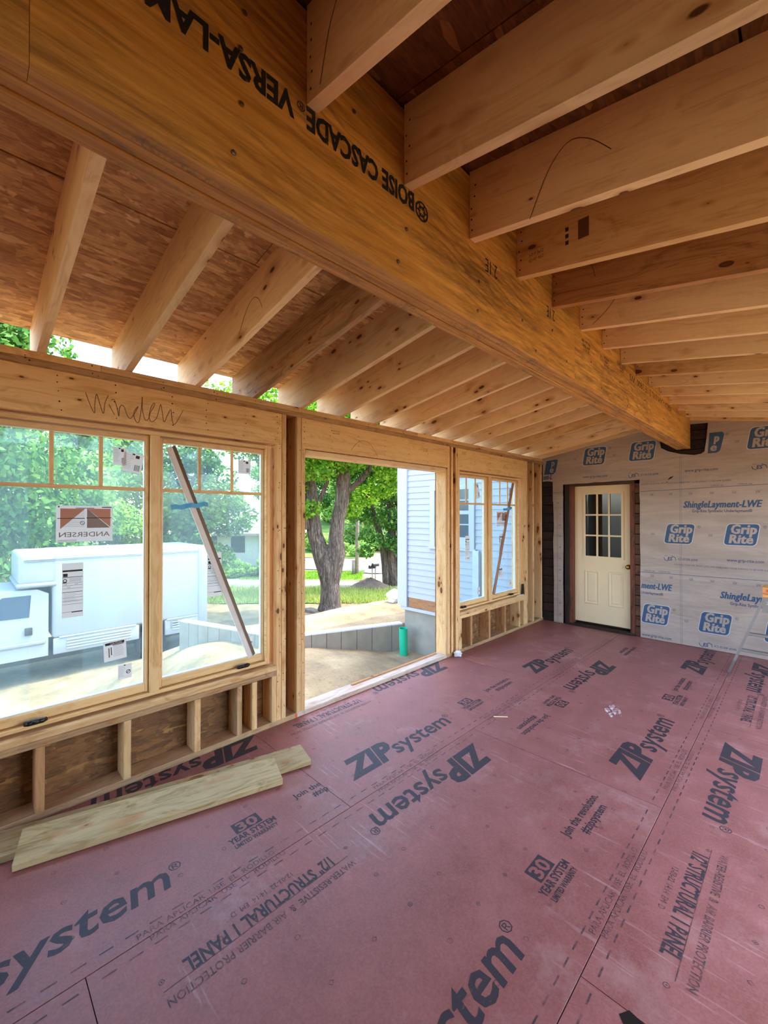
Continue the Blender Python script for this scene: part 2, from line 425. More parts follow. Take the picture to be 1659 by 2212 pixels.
def box_vf(x0, x1, y0, y1, z0, z1, c=0.0):
    """box; with c > 0 the four long edges along X are eased"""
    if c <= 0:
        v = [(x, y, z) for x in (x0, x1) for y in (y0, y1) for z in (z0, z1)]
        f = [(0, 1, 3, 2), (4, 6, 7, 5), (0, 4, 5, 1), (2, 3, 7, 6), (0, 2, 6, 4), (1, 5, 7, 3)]
        return v, f
    ring = [(y0 + c, z0), (y1 - c, z0), (y1, z0 + c), (y1, z1 - c), (y1 - c, z1), (y0 + c, z1), (y0, z1 - c), (y0, z0 + c)]
    v = [(x0, a, b) for a, b in ring] + [(x1, a, b) for a, b in ring]
    f = [(i, (i + 1) % 8, 8 + (i + 1) % 8, 8 + i) for i in range(8)] + [tuple(range(7, -1, -1)), tuple(range(8, 16))]
    return v, f
def stick(name, b, parent, mat, c=.003):
    """axis aligned timber given by world bounds; local X runs along its longest side"""
    x0, x1, y0, y1, z0, z1 = b
    d = (x1 - x0, y1 - y0, z1 - z0); k = d.index(max(d))
    ctr = Vector(((x0 + x1) / 2, (y0 + y1) / 2, (z0 + z1) / 2))
    axes = {0: ((1, 0, 0), (0, 1, 0), (0, 0, 1)), 1: ((0, 1, 0), (-1, 0, 0), (0, 0, 1)), 2: ((0, 0, 1), (0, 1, 0), (-1, 0, 0))}[k]
    dims = (d[k], d[{0: 1, 1: 0, 2: 1}[k]], d[{0: 2, 1: 2, 2: 0}[k]])
    h = [x / 2 for x in dims]
    v, f = box_vf(-h[0], h[0], -h[1], h[1], -h[2], h[2], min(c, h[1] * .4, h[2] * .4))
    Mx = Matrix(((axes[0][0], axes[1][0], axes[2][0], ctr.x), (axes[0][1], axes[1][1], axes[2][1], ctr.y), (axes[0][2], axes[1][2], axes[2][2], ctr.z), (0, 0, 0, 1)))
    return make(name, v, f, mat, parent, M=Mx)
def joined(name, boxes, parent, mat, loc=(0, 0, 0), c=0.0):
    V, F = [], []
    for b in boxes:
        v, f = box_vf(*b, c); n = len(V); V += v; F += [tuple(i + n for i in q) for q in f]
    return make(name, V, F, mat, parent, loc)
def prism(profile, y0, y1):
    """polygon in x,z extruded along y"""
    n = len(profile)
    v = [(x, y0, z) for x, z in profile] + [(x, y1, z) for x, z in profile]
    f = [(i, (i + 1) % n, n + (i + 1) % n, n + i) for i in range(n)] + [tuple(range(n - 1, -1, -1)), tuple(range(n, 2 * n))]
    return v, f
def tube(path, radii, seg=10, closed=True, jitter=0.0, rng=None):
    V, F = [], []
    P = [Vector(p) for p in path]
    up = Vector((0.13, 0.27, 1)).normalized(); prev = None
    for i, p in enumerate(P):
        t = (P[min(i + 1, len(P) - 1)] - P[max(i - 1, 0)]).normalized()
        if prev is None:
            a = t.cross(Vector((1, 0, 0)) if abs(t.x) < .8 else Vector((0, 1, 0))).normalized()
        else:
            a = (prev - t * prev.dot(t)).normalized()
        prev = a; b = t.cross(a)
        for k in range(seg):
            th = 2 * math.pi * k / seg; r = radii[i] if hasattr(radii, '__len__') else radii
            if jitter: r *= 1 + jitter * (rng.random() - .5)
            V.append(p + (a * math.cos(th) + b * math.sin(th)) * r)
    for i in range(len(P) - 1):
        for k in range(seg):
            F.append((i * seg + k, i * seg + (k + 1) % seg, (i + 1) * seg + (k + 1) % seg, (i + 1) * seg + k))
    if closed:
        F.append(tuple(range(seg - 1, -1, -1))); F.append(tuple((len(P) - 1) * seg + k for k in range(seg)))
    return V, F
def merge(parts):
    V, F = [], []
    for v, f in parts:
        n = len(V); V += list(v); F += [tuple(i + n for i in q) for q in f]
    return V, F
def lathe(profile, seg=20, axis='z'):
    V, F = [], []
    for r, h in profile:
        for k in range(seg):
            a = 2 * math.pi * k / seg
            p = (r * math.cos(a), r * math.sin(a), h)
            V.append(p if axis == 'z' else ((h, p[0], p[1]) if axis == 'x' else (p[0], h, p[1])))
    for i in range(len(profile) - 1):
        for k in range(seg): F.append((i * seg + k, i * seg + (k + 1) % seg, (i + 1) * seg + (k + 1) % seg, (i + 1) * seg + k))
    F.append(tuple(range(seg - 1, -1, -1))); F.append(tuple((len(profile) - 1) * seg + k for k in range(seg)))
    return V, F

# ------------------------------------------------------------------ lettering
_cache = {}
def glyphs(s, bold=0.0, shear=0.0, space=1.0):
    key = (s, bold, shear, space)
    if key in _cache: return _cache[key]
    cu = bpy.data.curves.new('t', 'FONT'); cu.body = s; cu.size = 1.0; cu.offset = bold; cu.shear = shear
    cu.space_character = space; cu.resolution_u = 2; cu.fill_mode = 'FRONT'
    o = bpy.data.objects.new('t', cu); COL.objects.link(o)
    dg = bpy.context.evaluated_depsgraph_get(); dg.update()
    me = bpy.data.meshes.new_from_object(o.evaluated_get(dg))
    V = np.array([v.co[:2] for v in me.vertices]) if len(me.vertices) else np.zeros((1, 2))
    F = [tuple(p.vertices) for p in me.polygons]
    bpy.data.objects.remove(o); bpy.data.curves.remove(cu); bpy.data.meshes.remove(me)
    V = V / 0.70            # capitals become about 1 high
    V[:, 0] -= V[:, 0].min()
    _cache[key] = (V, F); return _cache[key]
def letter_vf(items, O, U, Vv, N):
    """items: dicts with s,h,u,v and optional w (fit width), bold, shear, lift, m; or rect=(u0,v0,u1,v1)"""
    O, U, Vv, N = (np.array(x, float) for x in (O, U, Vv, N))
    VV, FF, MI = [], [], []
    for it in items:
        lift = it.get('lift', 0.0)
        if 'poly' in it:
            g = np.array(it['poly'], float); f = [tuple(range(len(g)))]
        elif 'rect' in it:
            a, b, c, d = it['rect']; g = np.array([(a, b), (c, b), (c, d), (a, d)], float); f = [(0, 1, 2, 3)]
        else:
            g, f = glyphs(it['s'], it.get('bold', 0.0), it.get('shear', 0.0), it.get('space', 1.0))
            g = g * it['h']
            if 'w' in it and g[:, 0].max() > 0: g = g * np.array([it['w'] / g[:, 0].max(), 1])
            if it.get('mirror'): g = np.column_stack((g[:, 0].max() - g[:, 0], g[:, 1]))
            g = g + np.array([it.get('u', 0), it.get('v', 0)])
        n = len(VV)
        for x, y in g: VV.append(tuple(O + U * x + Vv * y + N * lift))
        for q in f: FF.append(tuple(i + n for i in q)); MI.append(it.get('m', 0))
    VV = [tuple(c + j * q for c, q in zip(p, N)) for p, j in zip(VV, RNG.uniform(0, .00006, len(VV)))]
    return VV, FF, MI
def lettering(name, items, O, U, V, N, mats, parent):
    v, f, mi = letter_vf(items, (0, 0, 0), U, V, N)
    return make(name, v, f, mats, parent, O, mi)
def rrect(x0, y0, x1, y1, r, shear=0.0, n=5):
    pts = []
    for cx, cy, a0 in ((x1 - r, y0 + r, -90), (x1 - r, y1 - r, 0), (x0 + r, y1 - r, 90), (x0 + r, y0 + r, 180)):
        for k in range(n + 1):
            a = R(a0 + 90 * k / n); pts.append((cx + r * math.cos(a), cy + r * math.sin(a)))
    return [(x + shear * (y - (y0 + y1) / 2), y) for x, y in pts]
def ring_pts(items, cx, cy, r, wdt, n=14, m=0, lift=0.0):
    for k in range(n):
        a, b = 2 * math.pi * k / n, 2 * math.pi * (k + 1) / n
        items.append(dict(poly=[(cx + r * math.cos(a), cy + r * math.sin(a)), (cx + r * math.cos(b), cy + r * math.sin(b)),
                                (cx + (r - wdt) * math.cos(b), cy + (r - wdt) * math.sin(b)), (cx + (r - wdt) * math.cos(a), cy + (r - wdt) * math.sin(a))], m=m, lift=lift))
def strip_pts(items, pts, wdt, m=0, lift=0.0):
    for (x0, y0), (x1, y1) in zip(pts[:-1], pts[1:]):
        L = math.hypot(x1 - x0, y1 - y0) or 1; nx, ny = -(y1 - y0) / L * wdt / 2, (x1 - x0) / L * wdt / 2
        items.append(dict(poly=[(x0 + nx, y0 + ny), (x0 - nx, y0 - ny), (x1 - nx, y1 - ny), (x1 + nx, y1 + ny)], m=m, lift=lift))

YF = 6.276           # far wall face
YB = -2.8            # rear edge of what is built
TH = .038

# ------------------------------------------------------------------ floor
floor = struct(empty('floor', (0, 0, 0)))
make('subfloor', *box_vf(-.15, 3.72, YB, YF + .2, -.30, -.0125), MAT['subfloor'], floor)
rows = [(-.145, 1.0745, [YB, -.93, 1.505, 3.94, YF + .02]), (1.0765, 2.2795, [YB, -2.13, .305, 2.70, 5.14, YF + .02]), (2.2815, 3.70, [YB, -.92, 1.52, 3.96, YF + .02])]
panels = {}
for ri, (x0, x1, ys) in enumerate(rows):
    for k, (a, b) in enumerate(zip(ys[:-1], ys[1:])):
        v, f = box_vf(-(b - a) / 2 + .0015, (b - a) / 2 - .0015, -(x1 - x0) / 2 + .0008, (x1 - x0) / 2 - .0008, -.012, 0, .0005)
        cx, cy = (x0 + x1) / 2, (a + b) / 2
        Mx = Matrix(((0, -1, 0, cx), (1, 0, 0, cy), (0, 0, 1, 0), (0, 0, 0, 1)))
        panels[(ri, k)] = make('floor_panel', v, f, MAT['floor'], floor, M=Mx)
def panel_at(x, y):
    ri = 0 if x < 1.075 else (1 if x < 2.28 else 2)
    ys = rows[ri][2]
    k = max(i for i in range(len(ys) - 1) if ys[i] <= y or i == 0)
    return panels[(ri, k)]
INK = [MAT['floor_ink'], MAT['floor_back'], MAT['floor_ink_light']]
def fprint(name, items, x, y, fwd):
    """print on the floor: fwd=+1 reads away towards +y (tops at -x), -1 the other way"""
    p = panel_at(x, y + fwd * .05)
    return lettering(name, items, (x, y, .0006), (0, fwd, 0), (-fwd, 0, 0), (0, 0, 1), INK, p)
def zip_items():
    return [dict(s='ZIP', h=.182, w=.44, u=0, v=0, bold=.05, shear=.36),
            dict(s='system', h=.150, w=.61, u=.41, v=0, bold=.016, shear=.2),
            dict(s='\u00ae', h=.05, u=1.03, v=.075, m=0)]
def thirty():
    return [dict(rect=(.055, .085, .195, .165), m=0), dict(s='30', h=.062, w=.11, u=.07, v=.094, bold=.03, m=1, lift=.0003),
            dict(s='YEAR SYSTEM', h=.036, w=.25, u=0, v=.04, bold=.03), dict(s='LIMITED WARRANTY', h=.026, w=.23, u=.01, v=0, bold=.025)]
def join_it(cut=False):
    if cut: return [dict(s='Join the', h=.042, w=.18, u=0, v=.06, bold=.02), dict(s='#zip', h=.042, w=.10, u=.09, v=0, bold=.02)]
    return [dict(s='Join the revolution.', h=.045, w=.43, u=0, v=.062, bold=.022), dict(s='#zipsystem', h=.045, w=.28, u=.09, v=0, bold=.022)]
def structural():
    return [dict(s='1/2" STRUCTURAL 1 PANEL', h=.06, w=.65, u=0, v=.10, bold=.025), dict(s='12-03-22  14:14  EM  D', h=.025, w=.28, u=.17, v=.172, m=2),
            dict(rect=(-.07, .066, .73, .069), m=2), dict(s='WATER-RESISTIVE  &  AIR BARRIER PROTECTION', h=.032, w=.80, u=-.07, v=.012, bold=.01, m=2)]
# prints that read away from the camera (row, along)
for x, y in ((.905, -.37), (.905, 1.66), (.905, 4.08), (2.11, .44), (2.118, 2.88), (2.095, 5.22)): fprint('zip_print', zip_items(), x, y, 1)
for x, y in ((1.196, 2.535), (1.24, 4.96), (.005, 3.68), (.0, 1.52), (2.445, 3.80), (2.45, 6.08), (1.2, .2)): fprint('zip_print', zip_items(), x, y, -1)
for x, y in ((.911, .92), (.90, 2.92), (2.108, 1.725), (2.11, 4.25)): fprint('warranty_print', thirty(), x, y, 1)
for x, y in ((1.25, 3.715),): fprint('warranty_print', thirty(), x, y, -1)
for x, y, c in ((.868, 1.325, True), (.86, 3.35, False), (2.065, 2.125, False), (2.07, 4.58, False)): fprint('slogan_print', join_it(c), x, y, 1)
for x, y in ((1.30, 3.31), (1.30, 5.75)): fprint('slogan_print', join_it(), x, y, -1)
# tops point to +x here, so shift the baseline of the lowest line
for x, y in ((1.36, 1.21), (2.56, 2.46), (.19, 2.42), (2.58, 4.93)):
    its = structural()
    for it in its:      # the large line lies nearest the panel edge
        if 'rect' in it: a, b, c, d = it['rect']; it['rect'] = (a, -.045, c, -.042)
        elif it['s'].startswith('1/2'): it['v'] = -.105
        elif it['s'].startswith('12'): it['v'] = -.155
        else: it['v'] = -.012
    fprint('grade_print', its, x, y, -1)
# edge dashes and repeated edge print beside both long seams, per panel
for (ri, k), p in panels.items():
    x0, x1, ys = rows[ri]; a, b = ys[k], ys[k + 1]
    its = []
    for xx, ok in ((x0 + .045, ri > 0), (x1 - .052, ri < 2)):
        if not ok: continue
        yy = a + .04
        while yy < b - .06:
            its.append(dict(rect=(yy - a, -(xx - .003), yy - a + .045, -(xx + .003)), m=2)); yy += .083
    for yy in np.arange(a + .09, b - .05, .6):
        for xx, sg in ((x0 + .028, 1), (x1 - .03, -1)):
            if (xx < x0 + .1 and ri == 0) or (xx > x1 - .1 and ri == 2): continue
    if its: lettering('edge_dashes', its, (0, a, .0005), (0, 1, 0), (-1, 0, 0), (0, 0, 1), [INK[2]] * 3, p)
    for xx, fwd, ok in ((x0 + .012, 1, ri > 0), (x1 - .012, 1, ri < 2)):
        if not ok: continue
        for yy in (a + .2, a + 1.4):
            if yy + .6 < b: lettering('edge_print', [dict(s='PARA APLICAR  USE  EL  RODILLO', h=.026, w=.58, m=2)], (xx + (.012 if xx < x1 - .1 else 0), yy, .0005), (0, 1, 0), (-1, 0, 0), (0, 0, 1), INK, p)
# fastening marks, a grid of little printed outlines
its = []
for i, xx in enumerate(np.arange(.055, 3.2, .2035)):
    for j, yy in enumerate(np.arange(.09, 6.2, .2015)):
        if any(abs(xx - s) < .05 for s in (1.075, 2.28)): continue
        if random.random() < .12: continue
        jx, jy = random.uniform(-.008, .008), random.uniform(-.008, .008)
        ring_pts(its, yy + jy, -(xx + jx), .011, .0028, random.choice((4, 5, 6, 10)), 0)
        if random.random() < .5: its.append(dict(poly=[(yy + jy + .003 * math.cos(t), -(xx + jx) + .003 * math.sin(t)) for t in np.arange(0, 6.2, 1.05)]))
stuff(lettering('fastening_marks', its, (0, 0, .0005), (0, 1, 0), (-1, 0, 0), (0, 0, 1), [INK[2]], floor))
its = []
for q in range(26):
    cx, cy = random.uniform(0, .2), random.uniform(0, .12); rr = random.uniform(.006, .022); an = random.uniform(0, 6.28)
    its.append(dict(poly=[(cx + rr * (2.2 * math.cos(t) * math.cos(.5) - .7 * math.sin(t) * math.sin(.5)), cy + rr * (2.2 * math.cos(t) * math.sin(.5) + .7 * math.sin(t) * math.cos(.5))) for t in np.arange(0, 6.2, .7)], lift=q * .00004))
lettering('plaster_smear', its, (1.80, 3.64, .0011), (0, 1, 0), (-1, 0, 0), (0, 0, 1), [MAT['scuff']], panels[(1, 3)])
lettering('black_patch', [dict(poly=[(0, 0), (.045, -.012), (.055, .04), (.02, .06), (-.01, .03)])], (2.47, 1.47, .0012), (0, 1, 0), (-1, 0, 0), (0, 0, 1), [MAT['black']], panels[(2, 1)])

# ------------------------------------------------------------------ left wall framing
wl = struct(empty('wall_left', (-.07, 2.0, 0)))
st, PL = MAT['stud'], MAT['plate']
def lw(name, y0, y1, z0, z1, mat=st, x0=-.14, x1=0.0, c=.003): return stick(name, (x0, x1, y0, y1, z0, z1), wl, mat, c)
lw('sole_plate', YB, 1.856, 0, TH, PL); lw('sole_plate', 1.860, 3.83, 0, TH, MAT['sheen_plate']); lw('sole_plate', 3.833, YF - .002, 0, TH, PL)
for a, b in ((YB, -1.2), (-1.198, 3.765), (3.767, YF - .002)): lw('top_plate', a, b, 2.376, 2.414, MAT['grey_stud'])
for a, b in ((YB, .548), (.55, 1.905), (1.907, 3.33), (3.332, 4.068), (4.07, YF - .002)): lw('top_plate', a, b, 2.415, 2.454, MAT['stud'])
lw('header', -.042, 1.724, 2.137, 2.3755, MAT['header']); lw('header', 1.906, 3.850, 2.132, 2.3755, MAT['lvl']); lw('header', 4.044, 5.732, 2.128, 2.3755, MAT['lvl'])
lw('header_plate', 1.942, 3.810, 2.084, 2.124, MAT['rafter'])
joined('header_packer', [(-.135, -.004, 1.942, 3.81, 2.1245, 2.1318)], wl, MAT['osb_dark'])
for a, b, z0, z1, m in ((1.684, 1.7245, TH, 2.1365, st), (1.727, 1.765, TH, 2.3755, st), (1.863, 1.903, TH, 2.3755, st), (1.9045, 1.941, TH, 2.1315, st),
                        (3.811, 3.848, TH, 2.1315, st), (3.851, 3.888, TH, 2.3755, st), (3.916, 3.954, TH, 2.3755, st), (4.004, 4.0425, TH, 2.3755, st), (4.0445, 4.081, TH, 2.1275, st),
                        (5.692, 5.7305, TH, 2.1275, st), (5.735, 5.774, TH, 2.3755, st), (5.938, 5.976, TH, 2.3755, st), (6.206, 6.245, TH, 2.3755, st),
                        (-.042, -.003, TH, 2.1365, st), (-.085, -.044, TH, 2.3755, st)):
    lw('stud', a, b, z0, z1, m)
for y in (-.5, -.91, -1.31, -1.72, -2.13, -2.53, -2.795): lw('stud', y, y + TH, TH, 2.3755)
lw('sill_plate', -.002, 1.6835, .380, .417, MAT['grey_stud'], x1=.001); lw('sill_plate', -.002, 1.6835, .418, .456, st, x1=.003)
lw('sill_plate', 4.0815, 5.691, .388, .425, st, x1=.001); lw('sill_plate', 4.0815, 5.691, .426, .464, st, x1=.003)
for a, m in ((.0, st), (.27, MAT['stud_red']), (.672, st), (1.079, st), (1.37, MAT['grey_stud']), (1.486, st), (1.645, st)): lw('cripple_stud', a, a + .0385, TH, .3795, m)
for a in (4.0825, 4.305, 4.715, 5.112, 5.507, 5.652): lw('cripple_stud', a, a + .038, TH, .3875, MAT['stud_red'] if 4.2 < a < 5.2 else st)
def osb(b, name='sheathing_panel', parent=wl, mat=None): return stick(name, b, parent, mat or MAT['osb_wall'], .001)
osb((-.152, -.141, YB, -.0, -.30, 2.43)); osb((-.152, -.141, .002, 1.68, -.30, .456)); osb((-.152, -.141, .002, 1.68, 2.14, 2.43))
osb((-.152, -.141, 1.684, 1.941, -.30, 2.43)); osb((-.152, -.141, 1.943, 3.809, 2.086, 2.43)); osb((-.152, -.141, 1.943, 3.809, -.30, .0))
osb((-.152, -.141, 3.812, 4.078, -.30, 2.43)); osb((-.152, -.141, 4.081, 5.69, -.30, .464)); osb((-.152, -.141, 4.081, 5.69, 2.13, 2.43)); osb((-.152, -.141, 5.692, YF - .002, -.30, 2.43))
# nail heads, grade stamps and the pencilled word on the header
its = []
def dots(y0, y1, z0, z1, n, s=.0045):
    for _ in range(n):
        y, z, r = random.uniform(y0, y1), random.uniform(z0, z1), s * random.uniform(.6, 1.1)
        its.append(dict(poly=[(y + r * math.cos(t), z + r * math.sin(t)) for t in np.arange(0, 6.2, 1.05)]))
for yy in (.36, .62, .93, 1.15, 1.42, 1.68, 1.93, 2.2, 2.52, 2.85, 3.2, 3.5, 3.8, 4.1, 4.4, 4.75, 5.1, 5.45, 5.7):
    for z in np.arange(2.17, 2.36, .045): dots(yy - .012, yy + .012, z - .01, z + .01, 1)
for yy in (.2, .5, .85, 1.2, 1.5, 2.1, 2.6, 3.1, 3.6, 4.3, 4.9, 5.5): dots(yy, yy + .05, 2.385, 2.445, 3)
for a in (1.69, 1.735, 1.87, 1.91, 3.82, 3.86, 3.92, 4.01, 4.05, 5.697, 5.74, 5.945, 6.212):
    for z in np.arange(.12, 2.1, .21): dots(a, a + .028, z, z + .12, 2, .004)
stuff(lettering('nail_heads', its, (.0012, 0, 0), (0, 1, 0), (0, 0, 1), (1, 0, 0), [MAT['nail']], wl))
its = []
for y, z in ((2.22, 2.31), (3.42, 2.29), (4.13, 2.33), (5.36, 2.33)):
    its.append(dict(s='KD19 S-P-F', h=.013, w=.075, u=y, v=z)); its.append(dict(s='No.2  PORT', h=.013, w=.075, u=y, v=z - .02))
lettering('grade_stamp', its, (.0012, 0, 0), (0, 1, 0), (0, 0, 1), (1, 0, 0), [MAT['pencil']], wl)
scr = [[(0.476, 2.283), (0.494, 2.227), (0.518, 2.174), (0.52, 2.226), (0.528, 2.284), (0.544, 2.23), (0.561, 2.179), (0.569, 2.241), (0.585, 2.289)], [(0.588, 2.238), (0.602, 2.208), (0.616, 2.182)], [(0.599, 2.263), (0.613, 2.269), (0.627, 2.232), (0.638, 2.176), (0.641, 2.222), (0.652, 2.244), (0.667, 2.233), (0.678, 2.196), (0.696, 2.172), (0.717, 2.202), (0.74, 2.253), (0.717, 2.215), (0.72, 2.176), (0.741, 2.155), (0.755, 2.236), (0.761, 2.315), (0.762, 2.237), (0.777, 2.178), (0.796, 2.188), (0.805, 2.224), (0.823, 2.262), (0.831, 2.287), (0.82, 2.282), (0.805, 2.244), (0.799, 2.202), (0.811, 2.171), (0.839, 2.195), (0.855, 2.253), (0.865, 2.287), (0.875, 2.229), (0.884, 2.181), (0.904, 2.227), (0.924, 2.266), (0.93, 2.21), (0.944, 2.173), (0.971, 2.217), (0.998, 2.275)]]
its = []
def smoothpath(p, n=5):
    o = []
    for i in range(len(p) - 1):
        a, b, c, d = (np.array(p[max(0, min(len(p) - 1, i + k))]) for k in (-1, 0, 1, 2))
        for t in np.linspace(0, 1, n, endpoint=False): o.append(tuple(.5 * (2 * b + (c - a) * t + (2 * a - 5 * b + 4 * c - d) * t * t + (3 * b - 3 * c + d - a) * t ** 3)))
    return o + [p[-1]]
for stroke in scr: strip_pts(its, smoothpath(stroke), .0032)
lettering('pencil_word', its, (.0013, 0, 0), (0, 1, 0), (0, 0, 1), (1, 0, 0), [MAT['pencil']], wl)
its = []; strip_pts(its, smoothpath([(2.42, 2.17), (2.5, 2.25), (2.58, 2.275), (2.66, 2.25), (2.75, 2.15)]), .003)
lettering('pencil_arc', its, (.0013, 0, 0), (0, 1, 0), (0, 0, 1), (1, 0, 0), [MAT['pencil']], wl)
lettering('orange_mark', [dict(rect=(1.848, .004, 1.868, .034))], (.0013, 0, 0), (0, 1, 0), (0, 0, 1), (1, 0, 0), [MAT['orange_mark']], wl)

# ------------------------------------------------------------------ unseen right wall carrying the roof, sheathing and openings set to shape the daylight
wr = struct(empty('wall_right_unseen', (3.64, 2.0, 0)))
stick('sole_plate', (3.57, 3.71, YB, YF - .002, 0, TH), wr, PL)
for z in (2.376, 2.415): stick('top_plate', (3.57, 3.71, YB, YF - .002, z, z + .0385), wr, st)
for y in (-2.7, -1.9, -1.1, -.3, .5, 1.26, 3.6, 5.94, 6.22): stick('stud', (3.57, 3.71, y, y + TH, TH, 2.3755), wr, st)
for a, b, z0, z1 in ((YB, 1.298, -.30, 2.43), (1.30, 3.3, 2.25, 2.43), (3.302, 5.938, 2.25, 2.43), (1.30, 5.938, -.30, .0), (5.94, YF - .002, -.30, 2.43)): osb((3.711, 3.722, a, b, z0, z1), parent=wr)
# added rear wall behind the camera, sheathed right, left half open to let daylight in
wb = struct(empty('wall_rear_added', (1.8, YB, 0)))
for x in (2.0, 2.4, 2.8, 3.2, 3.5): stick('stud', (x, x + TH, YB - .14, YB - .002, .002, 2.35), wb, st)
osb((2.0, 3.72, YB - .152, YB - .141, -.30, 2.40), parent=wb)
v, f = prism([(1.86, 2.401), (3.72, 2.401), (3.72, 2.43), (1.86, 2.74)], YB - .152, YB - .141); make('gable_panel', v, f, MAT['osb_wall'], wb)

# ------------------------------------------------------------------ roof: rafters, sheathing
ceil = struct(empty('ceiling', (1.785, 2.0, 3.0)))
SL = .172; ang = math.atan(SL)
def rafter_left(y, mat):
    prof = [(1.7135, 2.455 + SL * 1.7135), (1.7135, 2.735 + SL * 1.7135), (-.335, 2.735 - SL * .335), (-.335, 2.455 - SL * .335), (-.142, 2.455 - SL * .142), (-.142, 2.4545), (-.003, 2.4545)]
    return rafter(prof, y, mat, -1)
def rafter_right(y, mat):
    prof = [(1.8565, 2.455 + SL * 1.7135), (1.8565, 2.735 + SL * 1.7135), (3.905, 2.735 - SL * .335), (3.905, 2.455 - SL * .335), (3.712, 2.455 - SL * .142), (3.712, 2.4545), (3.573, 2.4545)]
    return rafter(prof, y, mat, 1)
def rafter(prof, y, mat, sgn):
    # local X along the slope so that the grain follows the board
    a = -ang if sgn < 0 else ang
    ca, sa = math.cos(a), math.sin(a)
    cx, cz = (prof[0][0] + prof[3][0]) / 2, (prof[0][1] + prof[3][1]) / 2
    loc = [((x - cx) * ca - (z - cz) * sa * 1.0 * 1 if False else (x - cx) * ca + (z - cz) * (-sa), (x - cx) * sa + (z - cz) * ca) for x, z in prof]
    v, f = prism(loc, -TH / 2, TH / 2)
    # rotation about y taking local (x,z) back to world
    Mx = Matrix(((ca, 0, sa, cx), (0, 1, 0, y + TH / 2), (-sa, 0, ca, cz), (0, 0, 0, 1)))
    o = make('rafter', v, f, mat, ceil, M=Mx)
    return o
tones = [MAT['rafter']] * 4 + [MAT['stud']]
for k in range(-7, 15):
    rafter_left(.264 + .4064 * k, MAT['grey_stud'] if k in (3,) else (MAT['stud'] if k in (12,) else MAT['rafter']))
    rafter_right(.6751 + .4064 * (k - 1), MAT['stud_red'] if k == 5 else (MAT['stud'] if k in (4, 9) else MAT['rafter']))
rafter_left(6.222, MAT['rafter']); rafter_right(6.222, MAT['stud'])
# sheathing panels lie on the rafters
def roof_panel(s0, s1, y0, y1, sgn, mat):
    # s measured along x from the eave of that side
    def pt(s): return ((-.345 + s) if sgn < 0 else (3.915 - s), 2.736 + SL * (-.345 + s))
    (xa, za), (xb, zb) = pt(s0), pt(s1)
    L = math.hypot(xb - xa, zb - za); v, f = box_vf(-(y1 - y0) / 2 + .002, (y1 - y0) / 2 - .002, -L / 2 + .002, L / 2 - .002, 0, .011, .001)
    # local X = world y ; local Y = up slope
    ux, uz = (xb - xa) / L, (zb - za) / L
    Y = Vector((ux, 0, uz)); X = Vector((0, 1, 0)); Z = X.cross(Y)
    if Z.z < 0: X = -X; Z = X.cross(Y)
    c = Vector(((xa + xb) / 2, (y0 + y1) / 2, (za + zb) / 2))
    Mx = Matrix(((X.x, Y.x, Z.x, c.x), (X.y, Y.y, Z.y, c.y), (X.z, Y.z, Z.z, c.z), (0, 0, 0, 1)))
    return make('roof_panel', v, f, mat, ceil, M=Mx)
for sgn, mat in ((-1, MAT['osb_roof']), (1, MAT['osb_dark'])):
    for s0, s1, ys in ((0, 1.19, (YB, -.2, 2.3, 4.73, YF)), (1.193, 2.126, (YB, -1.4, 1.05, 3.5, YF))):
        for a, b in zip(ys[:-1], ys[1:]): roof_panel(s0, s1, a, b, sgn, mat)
for sgn in (-1, 1):     # felt added over panels and ridge to block sun leaking through the gaps
    xa, xb = (-.36, 1.787) if sgn < 0 else (3.93, 1.783)
    za, zb = 2.7495 + SL * -.36, 2.7495 + SL * 1.787
    v = [(xa, YB - .02, za), (xb, YB - .02, zb), (xb, YF + .17, zb), (xa, YF + .17, za)]; v += [(x, y, z + .004) for x, y, z in v]
    make('leak_block_felt', v, [(0, 1, 2, 3), (7, 6, 5, 4), (0, 4, 5, 1), (1, 5, 6, 2), (2, 6, 7, 3), (3, 7, 4, 0)], MAT['old_black'], ceil)
# nails that missed the rafter, and pencil arcs on the boards
its = []
for y, pts in ((.6751 + .4064 * 2, [(2.12, 2.70), (2.19, 2.84), (2.26, 2.90), (2.33, 2.87), (2.40, 2.79)]), (.6751 + .4064 * 5, [(1.93, 2.76), (2.02, 2.83), (2.1, 2.94)]), (.6751 + .4064 * 4, [(2.0, 2.95), (2.06, 2.9), (2.08, 2.83)]), (.6751 + .4064 * 0, [(1.92, 2.76), (1.97, 2.90), (2.05, 2.97), (2.12, 2.93), (2.15, 2.85)])):
    its2 = []; strip_pts(its2, smoothpath(pts), .003)
    lettering('pencil_arc', its2, (0, y - .0012, 0), (1, 0, 0), (0, 0, 1), (0, -1, 0), [MAT['pencil']], ceil)
its2 = []; strip_pts(its2, smoothpath([(.62, 2.60), (.70, 2.70), (.78, 2.745), (.84, 2.72), (.88, 2.66)]), .003)
lettering('pencil_arc', its2, (0, .264 + .8128 - .0012, 0), (1, 0, 0), (0, 0, 1), (0, -1, 0), [MAT['pencil']], ceil)
its = []
for k in range(0, 14):
    y = .6751 + .4064 * k
    for z in np.arange(2.78, 3.0, .045):
        x = 1.856 + random.uniform(.008, .03); r = .004
        its.append((x, y, z, r))
def on_joist(k, items, x, z): lettering('grade_stamp', items, (x, .6751 + .4064 * k - .0012, z), (1, 0, 0), (0, 0, 1), (0, -1, 0), [MAT['paper_ink'], MAT['pencil']], ceil)
V, F = [], []
for x, y, z, r in its:
    n = len(V); V += [(x + r * math.cos(t), y - .0012, z + r * math.sin(t)) for t in np.arange(0, 6.2, 1.05)]; F.append(tuple(range(n, n + 6)))
